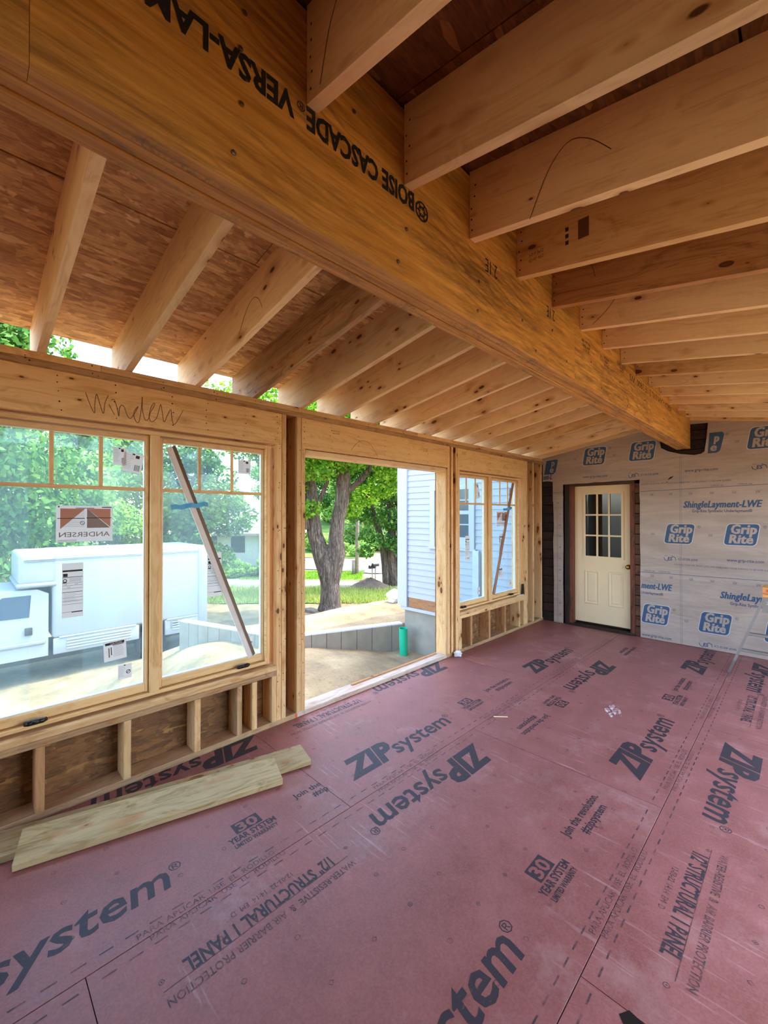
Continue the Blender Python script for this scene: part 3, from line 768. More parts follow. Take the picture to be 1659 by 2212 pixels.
stuff(make('nail_heads', V, F, MAT['nail'], ceil))
on_joist(3, [dict(rect=(0, .03 * k, .014, .03 * k + .018)) for k in range(3)] + [dict(rect=(.055, .0, .10, .085), m=1)] + [dict(s='S-P-F 2x12', h=.016, w=.07, u=-.17, v=.02), dict(s='KD-HT  No.2', h=.014, w=.07, u=-.17, v=-.005)], 2.09, 2.80)

# ------------------------------------------------------------------ ridge beam
beam = tag(empty('ridge_beam', (1.785, 1.7, 2.408)), 'long orange laminated ridge beam stamped with black lettering, running overhead to the far wall', 'beam')
def ply(x0, x1, y0, y1, z0, z1, name='beam_ply'):
    d = (y1 - y0) / 2, (x1 - x0) / 2, (z1 - z0) / 2
    v, f = box_vf(-d[0], d[0], -d[1], d[1], -d[2], d[2], .0035)
    mi = [0] * len(f); mi[4] = mi[4]
    # bottom faces: the ones with z lowest
    mi = [1 if all(v[i][2] <= -d[2] + .004 for i in q) else 0 for q in f]
    Mx = Matrix(((0, -1, 0, (x0 + x1) / 2), (1, 0, 0, (y0 + y1) / 2), (0, 0, 1, (z0 + z1) / 2), (0, 0, 0, 1)))
    return make(name, v, f, [MAT['beam'], MAT['beam_edge']], beam, M=Mx, mi=mi)
ply(1.809, 1.855, YB, .078, 2.408, 3.02); ply(1.809, 1.855, .0788, 2.6192, 2.408, 3.02); ply(1.809, 1.855, 2.6202, 6.262, 2.408, 3.02)
ply(1.764, 1.805, YB, 1.3, 2.413, 3.02); ply(1.764, 1.805, 1.302, 6.262, 2.413, 3.02)
ply(1.7148, 1.762, YB, 6.262, 2.409, 3.02)
bx = 1.8562
def bprint(name, items, y, z, mat='beam_ink'):
    return lettering(name, items, (bx, y, z), (0, -1, 0), (0, 0, -1), (1, 0, 0), [MAT[mat]], beam)
its = []; ring_pts(its, 0, .03, .036, .007, 16); ring_pts(its, 0, .03, .02, .006, 10)
for a in range(6): strip_pts(its, [(.008 * math.cos(a * 1.05), .03 + .008 * math.sin(a * 1.05)), (.03 * math.cos(a * 1.05), .03 + .03 * math.sin(a * 1.05))], .006)
bprint('tree_emblem', its, 1.178, 2.735)
bprint('beam_lettering', [dict(s='BOISE CASCADE', h=.062, w=.46, bold=.035), dict(s='\u00ae', h=.025, u=.465, v=.0), dict(s='VERSA-LAM', h=.062, w=.37, u=.50, bold=.035), dict(s='\u00ae', h=.025, u=.88, v=.03)], 1.135, 2.745)
bprint('beam_lettering', [dict(s='2.1E', h=.06, w=.1, bold=-.005)], 1.71, 2.725); bprint('beam_lettering', [dict(s='2.1E', h=.06, w=.1, bold=-.005)], 2.33, 2.735)
bprint('beam_small_print', [dict(s='APA  EWS', h=.02, w=.13, v=.02), dict(s='PRL-266  DRY', h=.018, w=.15, v=-.004), dict(s='LVL 0512', h=.02, w=.12, v=.045)], 2.88, 2.705, 'beam_ink_thin')
bprint('beam_small_print', [dict(s='1-800-232', h=.018, w=.18, v=.02), dict(s='VERSA 1.75', h=.018, w=.18, v=-.003), dict(s='MILL 03', h=.02, w=.1, v=.045)], 3.25, 2.70, 'beam_ink_thin')
bprint('beam_lettering', [dict(s='VERSA-LAM LVL 2.1E 2800 WS', h=.055, w=1.5, bold=-.002)], 5.25, 2.73, 'beam_ink_thin'); bprint('beam_small_print', [dict(s='1052', h=.03, w=.1), dict(s='JOB 0452', h=.026, w=.22, v=-.03, u=-.05)], 3.6, 2.72, 'beam_ink_thin')
V, F = [], []
for y, z in ((.482, 2.617), (.462, 2.483), (.489, 2.852), (.479, 2.754), (1.051, 2.468), (1.094, 2.60), (1.55, 2.47), (1.56, 2.6), (1.95, 2.56), (2.1, 2.45), (2.3, 2.62), (2.5, 2.5), (2.9, 2.6), (3.1, 2.47), (3.5, 2.6), (3.7, 2.46), (4.2, 2.6), (4.3, 2.46), (4.9, 2.55), (5.4, 2.5), (.85, 2.85), (1.2, 2.83)):
    v, f = lathe([(.002, -.004), (.007, 0), (.007, .002), (.003, .003)], 8, 'x'); n = len(V)
    V += [(bx + a, y + b, z + c) for a, b, c in v]; F += [tuple(i + n for i in q) for q in f]
stuff(make('screw_heads', V, F, MAT['screw'], beam))

# ------------------------------------------------------------------ far wall: old boards, underlayment sheets, door
wf = struct(empty('wall_far', (1.8, YF, 0)))
bh = .135
make('wall_backing', *box_vf(-.16, .30, YF + .06, YF + .09, 0, 3.1), MAT['old_black'], wf)
make('wall_backing', *box_vf(1.31, 3.75, YF + .06, YF + .09, 0, 3.1), MAT['old_black'], wf)
make('wall_backing', *box_vf(.30, 1.31, YF + .06, YF + .09, 2.12, 3.1), MAT['old_black'], wf)
for i in range(16):
    z = i * bh
    stick('old_board', (-.01, .178, YF + .018 + random.uniform(0, .006), YF + .055, z + .002, z + bh - .003), wf, MAT['old_black'], .004)
for i in range(15):
    z = i * bh
    stick('old_board', (1.246, 1.40, YF + .012 + random.uniform(0, .008), YF + .055, z + .002, z + bh - .006), wf, MAT['old_board'], .004)
for i in range(4):
    z = 2.29 + i * .115
    stick('old_board', (1.50, 2.07, YF + .03 + random.uniform(0, .006), YF + .058, z, z + .112), wf, MAT['old_black'], .004)
def sheet(name, outline, holes, y, mat, th=.0015):
    bm = bmesh.new(); edges = []
    for loop in [outline] + holes:
        vs = [bm.verts.new((x, y, z)) for x, z in loop]
        for a, b in zip(vs, vs[1:] + vs[:1]): edges.append(bm.edges.new((a, b)))
    bmesh.ops.triangle_fill(bm, use_beauty=True, use_dissolve=False, edges=edges)
    bmesh.ops.recalc_face_normals(bm, faces=bm.faces)
    g = bmesh.ops.extrude_face_region(bm, geom=bm.faces[:]); bmesh.ops.translate(bm, vec=(0, th, 0), verts=[e for e in g['geom'] if isinstance(e, bmesh.types.BMVert)])
    bmesh.ops.recalc_face_normals(bm, faces=bm.faces)
    me = bpy.data.meshes.new(name); bm.to_mesh(me); bm.free(); me.materials.append(mat)
    return put(bpy.data.objects.new(name, me), wf, Matrix.Identity(4))
def wob(p, q, n, amp, seed):
    r = random.Random(seed); o = []
    for i in range(n):
        t = i / n; o.append((p[0] + (q[0] - p[0]) * t + (r.uniform(-amp, amp) if i else 0), p[1] + (q[1] - p[1]) * t + (r.uniform(-amp, amp) if i else 0)))
    return o
up = wob((.155, 1.80), (.31, 1.80), 3, .004, 1) + wob((.31, 1.80), (.308, 2.05), 4, .004, 2) + wob((.308, 2.05), (1.306, 2.066), 9, .005, 3) + wob((1.306, 2.066), (1.308, 1.80), 4, .004, 4) \
    + wob((1.308, 1.80), (3.74, 1.83), 10, .003, 5) + [(3.74, 1.83), (3.74, 2.44), (1.785, 2.78), (0.002, 2.475), (0.002, 2.108)] + wob((.005, 2.108), (.15, 2.114), 3, .005, 6) + [(.155, 2.10)]
hole = [(1.533, 2.72), (1.533, 2.548), (1.548, 2.452), (1.62, 2.405), (1.753, 2.354), (1.893, 2.328), (1.96, 2.338), (1.992, 2.362), (2.01, 2.5), (2.027, 2.70)]
up_sheet = sheet('underlayment_sheet', up, [hole], YF - .0045, MAT['wrap'])
mid_sheet = sheet('underlayment_sheet', wob((1.309, .80), (3.74, .81), 10, .003, 7) + [(3.74, .81), (3.74, 1.86), (1.309, 1.84)] + wob((1.309, 1.84), (1.309, .80), 5, .003, 8)[1:], [], YF - .0025, MAT['wrap'])
low_sheet = sheet('underlayment_sheet', wob((1.308, .004), (3.74, .004), 8, .002, 9) + [(3.74, .004), (3.74, .86), (1.308, .84)], [], YF - .0008, MAT['wrap'])
strip = sheet('underlayment_sheet', wob((.168, .004), (.163, 1.80), 9, .007, 10) + [(.163, 1.80), (.185, 1.835), (.311, 1.83)] + wob((.311, 1.83), (.309, .004), 6, .004, 11)[1:] + [(.309, .004)], [], YF - .0075, MAT['wrap'])
WM = [MAT['wrap_blue'], MAT['wrap_white'], MAT['wrap_ink'], MAT['wrap_halo']]
def wprint(name, items, x, z, sh, y): return lettering(name, items, (x, y - .0006, z), (1, 0, 0), (0, 0, 1), (0, -1, 0), WM, sh)
def logo(sc=1.0, clip=None):
    return [dict(poly=rrect(-.148, -.128, .148, .128, .042, .16), m=3), dict(poly=rrect(-.141, -.121, .141, .121, .037, .16), m=0, lift=.0003),
            dict(s='Grip', h=.104, w=.222, u=-.094, v=.012, bold=.024, shear=.16, space=1.06, m=1, lift=.0006), dict(s='Rite', h=.098, w=.210, u=-.115, v=-.098, bold=.024, shear=.16, space=1.06, m=1, lift=.0006)]
yu, ym, yl = YF - .0046, YF - .0026, YF - .0009
def heavy(items):
    o = []
    for it in items:
        o.append(it)
        if it.get('s') in ('Grip', 'Rite', 'p', 'e'):
            for j in (1, 2): c = dict(it); c['u'] = it['u'] + .0035 * j; c['lift'] = it['lift'] + .00015 * j; o.append(c)
    return o
def reg(u=.17, v=.09):
    i = []; ring_pts(i, u + .03, v, .016, .003, 12, 2); i.append(dict(s='R', h=.016, u=u + .024, v=v - .007, m=2)); return i
for x, z, sh, y in ((.748, 2.427, up_sheet, yu), (1.338, 2.437, up_sheet, yu), (2.535, 2.462, up_sheet, yu), (1.735, 1.365, mid_sheet, ym), (2.325, 1.374, mid_sheet, ym), (1.477, .325, low_sheet, yl), (2.08, .32, low_sheet, yl), (2.92, 1.38, mid_sheet, ym), (2.67, .32, low_sheet, yl)):
    wprint('brand_logo', heavy(logo()) + reg(), x, z, sh, y)
# a logo cut by the pocket round the beam
L3 = [dict(poly=[(.0, -.121), (.085, -.121), (.110, -.105), (.12, -.085), (.155, .085), (.150, .108), (.13, .121), (.018, .121)], m=0, lift=.0003), dict(s='p', h=.09, w=.05, u=.055, v=.012, bold=.02, shear=.16, m=1, lift=.0006), dict(s='e', h=.09, w=.055, u=.025, v=-.094, bold=.02, shear=.16, m=1, lift=.0006)]
wprint('brand_logo', heavy(L3) + reg(.15, .085), 2.022, 2.455, up_sheet, yu)
wprint('brand_logo', [dict(poly=[(-.055, -.121), (.085, -.121), (.120, -.085), (.155, .085), (.13, .1), (-.02, .085)], m=0, lift=.0003), dict(s='p', h=.09, w=.055, u=.05, v=.005, bold=.02, shear=.16, m=1, lift=.0006), dict(s='e', h=.09, w=.06, u=.03, v=-.094, bold=.02, shear=.16, m=1, lift=.0006)], .08, 2.335, up_sheet, yu)
for x, z, sh, y, t, ww in ((1.778, 1.690, mid_sheet, ym, 'ShingleLayment-LWE', .725), (1.318, .648, low_sheet, yl, 'ment-LWE', .34), (2.128, .628, low_sheet, yl, 'ShingleLayment-LWE', .725), (.012, 2.14, up_sheet, yu, 'ent-L', .13)):
    wprint('product_lettering', [dict(s=t, h=.078, w=ww, bold=.02, shear=.28, space=1.06, m=0, u=du, lift=du * .03) for du in (0, .005)], x, z, sh, y)
for x, z, sh, y, t, ww in ((1.866, 1.632, mid_sheet, ym, 'Grip-Rite Synthetic Underlayment\u00ae', .555), (1.318, .575, low_sheet, yl, 'Underlayment\u00ae', .245), (2.22, .562, low_sheet, yl, 'Grip-Rite Synthetic Underlayment\u00ae', .555)):
    wprint('product_lettering', [dict(s=t, h=.034, w=ww, bold=.018, m=2)], x, z, sh, y)
for x, z, sh, y in ((.592, 2.128, up_sheet, yu), (1.794, 2.128, up_sheet, yu), (2.193, 1.062, mid_sheet, ym), (1.325, .03, low_sheet, yl), (2.55, .03, low_sheet, yl)):
    wprint('web_address', [dict(s='www.grip-rite.com', h=.034, w=.322, bold=.012, m=2)], x, z, sh, y)
def es():
    i = []; ring_pts(i, 0, 0, .03, .006, 14, 2)
    return [dict(s='ES', h=.04, w=.055, u=-.025, v=-.02, bold=.03, shear=.2, m=2), dict(s='ICC', h=.014, u=-.055, v=.028, m=2), dict(poly=[(-.065, .012), (-.055, -.02), (-.02, -.036), (-.02, -.03), (-.05, -.014), (-.058, .012)], m=2), dict(poly=[(.02, .03), (.055, .012), (.062, -.018), (.068, -.018), (.06, .018), (.022, .037)], m=2), dict(s='ICC-ES ESR #2945', h=.024, w=.2, u=.085, v=-.01, bold=.014, m=2)]
for x, z, sh, y in ((1.235, 2.125, up_sheet, yu), (2.48, 2.135, up_sheet, yu), (1.635, 1.052, mid_sheet, ym), (1.99, .05, low_sheet, yl)): wprint('approval_mark', es(), x, z, sh, y)
def bars(n, x0, dx):
    i = []
    for k in range(n): i += [dict(rect=(x0 + k * dx, 0, x0 + k * dx + .05, .002), m=2), dict(s='ESR', h=.02, w=.036, u=x0 + k * dx + .007, v=-.026, m=2)]
    return i
for x, z, sh, y, n in ((1.42, 1.875, up_sheet, yu, 6), (1.42, .828, mid_sheet, ym, 6)): wprint('edge_marks', bars(n, 0, .205), x, z, sh, y)
for x, z, sh, y in ((.98, 2.43, up_sheet, yu), (.46, 2.42, up_sheet, yu), (2.27, 2.46, up_sheet, yu), (2.02, 1.37, mid_sheet, ym), (1.43, 1.37, mid_sheet, ym), (1.78, .31, low_sheet, yl)): wprint('edge_marks', bars(1, 0, .2), x, z, sh, y)
for x, z, sh, y in ((1.32, 1.993, up_sheet, yu), (1.68, .975, mid_sheet, ym)): wprint('caution_print', [dict(s='CAUTION: MOISTURE, FROST, DUST AND DEBRIS MAY CAUSE SURFACE TO BECOME SLIPPERY', h=.018, w=.92, m=2)], x, z, sh, y)
for sh, y, z0, z1 in ((up_sheet, yu, 1.907, 1.972), (mid_sheet, ym, .857, .882)):
    its = []; strip_pts(its, [(1.312, z0), (3.7, z1)], .005, 2)
    if sh is up_sheet: strip_pts(its, [(.157, 1.93), (.306, 1.935)], .005, 2)
    for xx in ((1.35, 1.52) if sh is mid_sheet else (2.05, 2.3)): its.append(dict(s='OVERLAP LINE', h=.016, w=.12, u=xx, v=z0 + .012 + (z1 - z0) * (xx - 1.3) / 2.4, m=2))
    wprint('overlap_line', its, 0, 0, sh, y)
for sh, y, a, b in ((up_sheet, yu, 1.815, 2.33), (mid_sheet, ym, .805, 1.80), (low_sheet, yl, .01, .80)):
    its = [dict(rect=(1.742, a, 1.744, b), m=2), dict(rect=(1.758, a, 1.760, b), m=2)]
    wprint('fold_lines', its, 0, 0, sh, y)
its = [dict(rect=(.224, .02, .227, 1.7), m=2)]
for z in np.arange(.12, 1.8, .165): its.append(dict(s='ESR', h=.02, w=.035, u=.245 if z < 1.7 else .22, v=z, m=2))
wprint('edge_marks', its, 0, 0, strip, YF - .0076)
its = [dict(poly=[(1.615, 2.04), (1.64, 2.075), (1.685, 2.09), (1.66, 2.06), (1.63, 2.045)], m=0), dict(poly=[(1.60, 2.01), (1.612, 2.022), (1.625, 2.014)], m=0)]
lettering('torn_patch', its, (0, yu - .001, 0), (1, 0, 0), (0, 0, 1), (0, -1, 0), [MAT['old_black']], up_sheet)

# ------------------------------------------------------------------ door in the far wall
YD = YF + .09
dr = struct(empty('door_1', (.81, YD, 0)))
stick('rough_post', (.325, .392, YF + .006, YF + .15, .0, 2.06), dr, MAT['old_black'], .005)
stick('door_jamb', (.394, .4415, YF + .012, YF + .15, .03, 2.02), dr, MAT['jamb_red'], .003)
stick('door_jamb', (1.187, 1.2425, YF + .006, YF + .15, .0, 2.02), dr, MAT['jamb_red'], .004)
stick('head_jamb', (.33, 1.24, YF + .008, YF + .15, 2.021, 2.062), dr, MAT['old_board'], .004)
stick('threshold', (.394, 1.243, YF - .012, YF + .15, .001, .03), dr, MAT['old_black'], .004)
lx0, lx1, lz0, lz1 = .565, 1.092, .985, 1.924
# slab built round the light opening
joined('door_slab', [(.4435, lx0 + .012, YD, YD + .042, .063, 2.018), (lx1 - .012, 1.185, YD, YD + .042, .063, 2.018), (lx0 + .012, lx1 - .012, YD, YD + .042, .063, lz0 + .012), (lx0 + .012, lx1 - .012, YD, YD + .042, lz1 - .012, 2.018)], dr, MAT['door'])
joined('light_frame', [(lx0, lx0 + .03, YD - .012, YD, lz0, lz1), (lx1 - .03, lx1, YD - .012, YD, lz0, lz1), (lx0 + .03, lx1 - .03, YD - .012, YD, lz0, lz0 + .03), (lx0 + .03, lx1 - .03, YD - .012, YD, lz1 - .03, lz1)], dr, MAT['door'])
gx = [lx0 + .03 + (lx1 - lx0 - .06) * k / 3 for k in range(4)]; gz = [lz0 + .03 + (lz1 - lz0 - .06) * k / 3 for k in range(4)]
for k in (1, 2):
    stick('muntin', (gx[k] - .011, gx[k] + .011, YD - .008, YD + .012, gz[0], gz[3]), dr, MAT['door'], .002)
    stick('muntin', (gx[0], gx[3], YD - .0075, YD + .0115, gz[k] - .011, gz[k] + .011), dr, MAT['door'], .002)
for i in range(3):
    for j in range(3):
        make('pane', *box_vf(gx[i] + .0005, gx[i + 1] - .0005, YD + .0125, YD + .0165, gz[j] + .0005, gz[j + 1] - .0005), MAT['door_glass'], dr)
for x0, x1 in ((.578, .777), (.895, 1.082)):
    z0, z1 = .328, .808
    pv = [(x0, YD - .001, z0), (x1, YD - .001, z0), (x1, YD - .001, z1), (x0, YD - .001, z1)]
    def insetr(d, yy): return [(x0 + d, yy, z0 + d), (x1 - d, yy, z0 + d), (x1 - d, yy, z1 - d), (x0 + d, yy, z1 - d)]
    V = insetr(0, YD - .0005) + insetr(.006, YD - .007) + insetr(.016, YD - .007) + insetr(.034, YD + .0) + insetr(.05, YD - .005)
    F = []
    for a in range(4):
        for k in range(4): F.append((a * 4 + k, a * 4 + (k + 1) % 4, a * 4 + 4 + (k + 1) % 4, a * 4 + 4 + k))
    F.append((16, 17, 18, 19))
    make('raised_panel', V, F, MAT['door'], dr)
v, f = lathe([(.030, 0), (.032, -.005), (.014, -.010), (.012, -.032), (.024, -.040), (.029, -.052), (.026, -.062), (.014, -.068), (.004, -.069)], 20, 'y')
make('door_knob', v, f, MAT['brass'], dr, (1.150, YD, .897), smooth=True)
# dim room behind the door
back = struct(empty('trim_1', (.8, 8.2, 0))); back.name = 'wall_back_room'
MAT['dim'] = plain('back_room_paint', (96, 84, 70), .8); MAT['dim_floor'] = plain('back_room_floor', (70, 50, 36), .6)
joined('room_shell', [(-.6, 2.6, 9.2, 9.3, 0, 2.6), (-.7, -.6, YF + .3, 9.3, 0, 2.6), (2.6, 2.7, YF + .3, 9.3, 0, 2.6), (-.7, 2.7, YF + .16, 9.3, 2.6, 2.7)], back, MAT['dim'])
make('room_floor', *box_vf(-.7, 2.7, YF + .2, 9.3, -.05, .06), MAT['dim_floor'], back)
joined('side_wall', [(-.6, .31, YF + .2, YF + .3, .06, 2.6), (1.26, 2.6, YF + .2, YF + .3, .06, 2.6), (.31, 1.26, YF + .2, YF + .3, 2.1, 2.6)], back, MAT['dim'])

# ------------------------------------------------------------------ casement windows
def paper_items(kind, w, h):
    """flat print of a sticker, in its own metres, mats: 0 paper 1 salmon 2 grey 3 black"""
    r = random.Random(int(w * 1e4)); I = [dict(rect=(0, 0, w, h), m=0)]
    def ln(x0, x1, y, t=.002, m=3): I.append(dict(rect=(x0 * w, y * h, x1 * w, y * h + t), m=m, lift=.0003))
    if kind == 'brand':
        for poly in ([(.07, .92), (.50, .92), (.07, .36)], [(.53, .92), (.96, .92), (.96, .40)]): I.append(dict(poly=[(a * w, b * h) for a, b in poly], m=1, lift=.0002))
        I.append(dict(poly=[(a * w, b * h) for a, b in ((.53, .92), (.53, .38), (.95, .38))], m=2, lift=.00015))
        for k in range(14): ln(.09, .49, .86 - k * .034, .0012, 2); ln(.55, .95, .86 - k * .034, .0012, 2)
        ln(.02, .49, .64, .004); ln(.52, .98, .65, .004); ln(.33, .66, .925, .003)
        I.append(dict(s='ANDERSEN', h=.13 * h, w=.9 * w, u=.05 * w, v=.14 * h, m=2, lift=.0003, mirror=True, bold=.01))
        ring_pts(I, .45 * w, .52 * h, .055 * h, .012 * h, 14, 3, .0003); strip_pts(I, [(.43 * w, .55 * h), (.47 * w, .49 * h)], .002, 3, .0003)
        for a in (.02, .05): ln(.03, .35, a, .0015)
        I.append(dict(rect=(.03 * w, .95 * h, .06 * w, .985 * h), m=3, lift=.0003)); I.append(dict(rect=(.80 * w, .95 * h, .98 * w, .975 * h), m=3, lift=.0003))
    elif kind == 'rating':
        I.append(dict(rect=(.03 * w, .84 * h, .96 * w, .872 * h), m=3, lift=.0003)); I.append(dict(rect=(.05 * w, .75 * h, .26 * w, .81 * h), m=3, lift=.0003))
        for y, t in ((.735, .003), (.63, .0015), (.585, .0015), (.53, .0015), (.46, .003), (.36, .0015), (.30, .0015), (.24, .0015), (.10, .0015)): ln(.02, .97, y, t)
        ring_pts(I, .14 * w, .68 * h, .1 * w, .04 * w, 12, 3, .0003); ln(.03, .22, .638, .005)
        for k in range(4): ln(.34, .9, .71 - k * .018, .0018, 2)
        for k in range(7): ln(.06, r.uniform(.5, .95), .43 - k * .024, .0012, 2)
        I.append(dict(s='0.28', h=.02 * h, u=.08 * w, v=.60 * h, m=3, lift=.0003)); I.append(dict(s='0.26', h=.02 * h, u=.6 * w, v=.60 * h, m=3, lift=.0003)); I.append(dict(s='0.47', h=.02 * h, u=.25 * w, v=.545 * h, m=3, lift=.0003))
        I.append(dict(rect=(.45 * w, .085 * h, .97 * w, .10 * h), m=3, lift=.0003))
    elif kind == 'caution':
        I.append(dict(rect=(.08 * w, .84 * h, .92 * w, .97 * h), m=3, lift=.0003)); I.append(dict(s='CAUTION', h=.085 * h, w=.5 * w, u=.3 * w, v=.862 * h, m=0, lift=.0006, bold=.02))
        for k in range(10): ln(.42, r.uniform(.8, .92), .74 - k * .06, .0014, 2)
        I.append(dict(rect=(.2 * w, .2 * h, .26 * w, .7 * h), m=2, lift=.0003)); I.append(dict(rect=(.31 * w, .3 * h, .35 * w, .72 * h), m=3, lift=.0003)); ln(.4, .9, .79, .004)
    else:
        for k in range(9): ln(.06, r.uniform(.35, .55), .86 - k * .085, .0014, 2)
        I.append(dict(rect=(.42 * w, .9 * h, .55 * w, .97 * h), m=3, lift=.0003))
        if kind == 'square': ring_pts(I, .75 * w, .45 * h, .17 * w, .05 * w, 12, 3, .0003); strip_pts(I, [(.62 * w, .38 * h), (.88 * w, .55 * h)], .004, 3, .0003)
        else:
            for k in range(8): I.append(dict(rect=((.62 + k * .035) * w, .12 * h, (.62 + k * .035 + r.uniform(.01, .025)) * w, .42 * h), m=3, lift=.0003))
            I.append(dict(rect=(.6 * w, .75 * h, .8 * w, .9 * h), m=3, lift=.0003))
    return I
PM = [MAT['paper'], MAT['paper_pink'], MAT['paper_grey'], MAT['paper_ink']]
def sticker(kind, y, z, w, h, parent, label, tilt=0.0, x=-.0795):
    I = paper_items(kind, w, h)
    c, s = math.cos(tilt), math.sin(tilt)
    o = lettering('sticker', I, (x, y, z), (0, c, s), (0, -s, c), (1, 0, 0), PM, parent)
    if label: o['label'] = label
    return o
def handle(parent, y, z, x):
    V, F = merge([tube([(x + .004, y - .045, z), (x + .011, y - .03, z + .001), (x + .012, y + .03, z + .001), (x + .004, y + .045, z)], [.012, .015, .015, .011], 8),
                  tube([(x + .018, y - .03, z - .004), (x + .024, y - .012, z + .004), (x + .026, y + .02, z + .003)], [.006, .008, .005], 8)])
    return make('crank_handle', V, F, MAT['dark_metal'], parent, smooth=True)
def window(name, y0, y1, z0, z1, gl, gr, gz0, gz1, cover, hm, lab):
    W = struct(empty(name, (-.08, (y0 + y1) / 2, z0)))
    sa = MAT['sash']
    xf, xb = -.04, -.155
    for b in ((xb, xf, y0, y0 + .024, z0, z1), (xb, xf, y1 - .024, y1, z0, z1), (xb, xf, y0 + .0245, y1 - .0245, z1 - .024, z1), (xb, xf, y0 + .0245, y1 - .0245, z0, z0 + .022)):
        stick('window_frame', b, W, sa, .003)
    stick('mullion', (xb, xf, cover[0], cover[1], z0 + .0225, z1 - .0245), W, sa, .004)
    joined('frame_stop', [(-.064, -.0405, y0 + .0242, y0 + .036, z0 + .0222, z1 - .0246), (-.064, -.0405, y1 - .036, y1 - .0242, z0 + .0222, z1 - .0246)], W, sa)
    res = []
    for (g0, g1), s0, s1 in ((gl, y0 + .028, cover[0] - .003), (gr, cover[1] + .003, y1 - .028)):
        sb = empty('sash', (-.09, (g0 + g1) / 2, gz0), W); res.append(sb)
        t, b_ = z1 - .03, z0 + .027
        for bb in ((-.115, -.066, s0, g0 - .006, b_, t), (-.115, -.066, g1 + .006, s1, b_, t)): stick('stile', bb, sb, sa, .004)
        for bb in ((-.1145, -.0665, g0 - .0055, g1 + .0055, gz1 + .006, t), (-.1145, -.0665, g0 - .0055, g1 + .0055, b_, gz0 - .006)): stick('rail', bb, sb, sa, .004)
        joined('glazing_bead', [(-.103, -.078, g0 - .0055, g0, gz0, gz1), (-.103, -.078, g1, g1 + .0055, gz0, gz1), (-.103, -.078, g0 - .0055, g1 + .0055, gz1, gz1 + .0055), (-.103, -.078, g0 - .0055, g1 + .0055, gz0 - .0055, gz0)], sb, MAT['vinyl'])
        make('glass', *box_vf(-.092, -.088, g0, g1, gz0, gz1), MAT['glass'], sb)
        Mx = Matrix(((0, -1, 0, -.0865), (1, 0, 0, (g0 + g1) / 2), (0, 0, 1, (gz0 + gz1) / 2), (0, 0, 0, 1)))
        # film is cut a little short of the bead
        hw, hh = (g1 - g0) / 2, (gz1 - gz0) / 2
        make('protective_film', [(-hw + .002, 0, -hh), (hw - .012, 0, -hh), (hw - .012, 0, hh - .01), (-hw + .002, 0, hh - .01)], [(0, 1, 2, 3)], MAT['film'], sb, M=Mx)
        stick('muntin', (-.0855, -.073, g0, g1, hm - .011, hm + .011), sb, sa, .003)
        for k in (1, 2):
            yy = g0 + (g1 - g0) * k / 3; stick('muntin', (-.0852, -.0733, yy - .0105, yy + .0105, hm + .0112, gz1), sb, sa, .003)
    return W, res
w1, (w1a, w1b) = window('window_1', .016, 1.648, .472, 2.122, (.107, .794), (.905, 1.592), .556, 2.058, (.822, .876), 1.757, 'near')
handle(w1, .272, .508, -.038); handle(w1, 1.43, .508, -.038)
sticker('brand', .358, 1.445, .268, .205, w1a, 'salmon and grey sticker with mirrored lettering')
sticker('rating', .386, 1.022, .098, .305, w1a, 'tall narrow rating sticker')
sticker('caution', .588, .728, .117, .112, w1a, 'tilted caution sticker', R(3))
sticker('square', .658, .606, .073, .087, w1a, 'small square sticker with round symbol')
sticker('code', .627, 1.898, .07, .108, w1a, 'barcode sticker'); sticker('code', .668, 1.866, .108, .122, w1a, 'creased barcode sticker', R(-9), x=-.0785)
sticker('code', 1.411, 1.90, .099, .102, w1b, 'barcode sticker'); sticker('rating', 1.192, 1.03, .098, .305, w1b, 'tall narrow rating sticker behind the metal strip'); sticker('square', 1.468, .61, .062, .085, w1b, 'small square sticker at the lower corner')
w2, (w2a, w2b) = window('window_2', 4.087, 5.612, .472, 2.116, (4.13, 4.727), (4.92, 5.54), .556, 2.055, (4.79, 4.86), 1.738, 'far')
handle(w2, 4.205, .508, -.038); handle(w2, 5.352, .508, -.038)
sticker('rating', 4.31, 1.042, .09, .303, w2a, 'tall narrow rating sticker'); sticker('code', 4.56, 1.80, .085, .185, w2a, 'folded barcode sticker', R(14)); sticker('square', 4.567, .597, .065, .09, w2a, 'small square sticker')
sticker('brand', 5.045, 1.447, .262, .2, w2b, 'salmon sticker partly behind the strip'); sticker('rating', 5.107, 1.045, .095, .3, w2b, 'tall narrow rating sticker'); sticker('caution', 5.09, .755, .115, .118, w2b, 'tilted caution sticker', R(4)); sticker('square', 5.366, .603, .073, .095, w2b, 'small square sticker'); sticker('code', 5.36, 1.87, .09, .12, w2b, 'barcode sticker', R(-12))

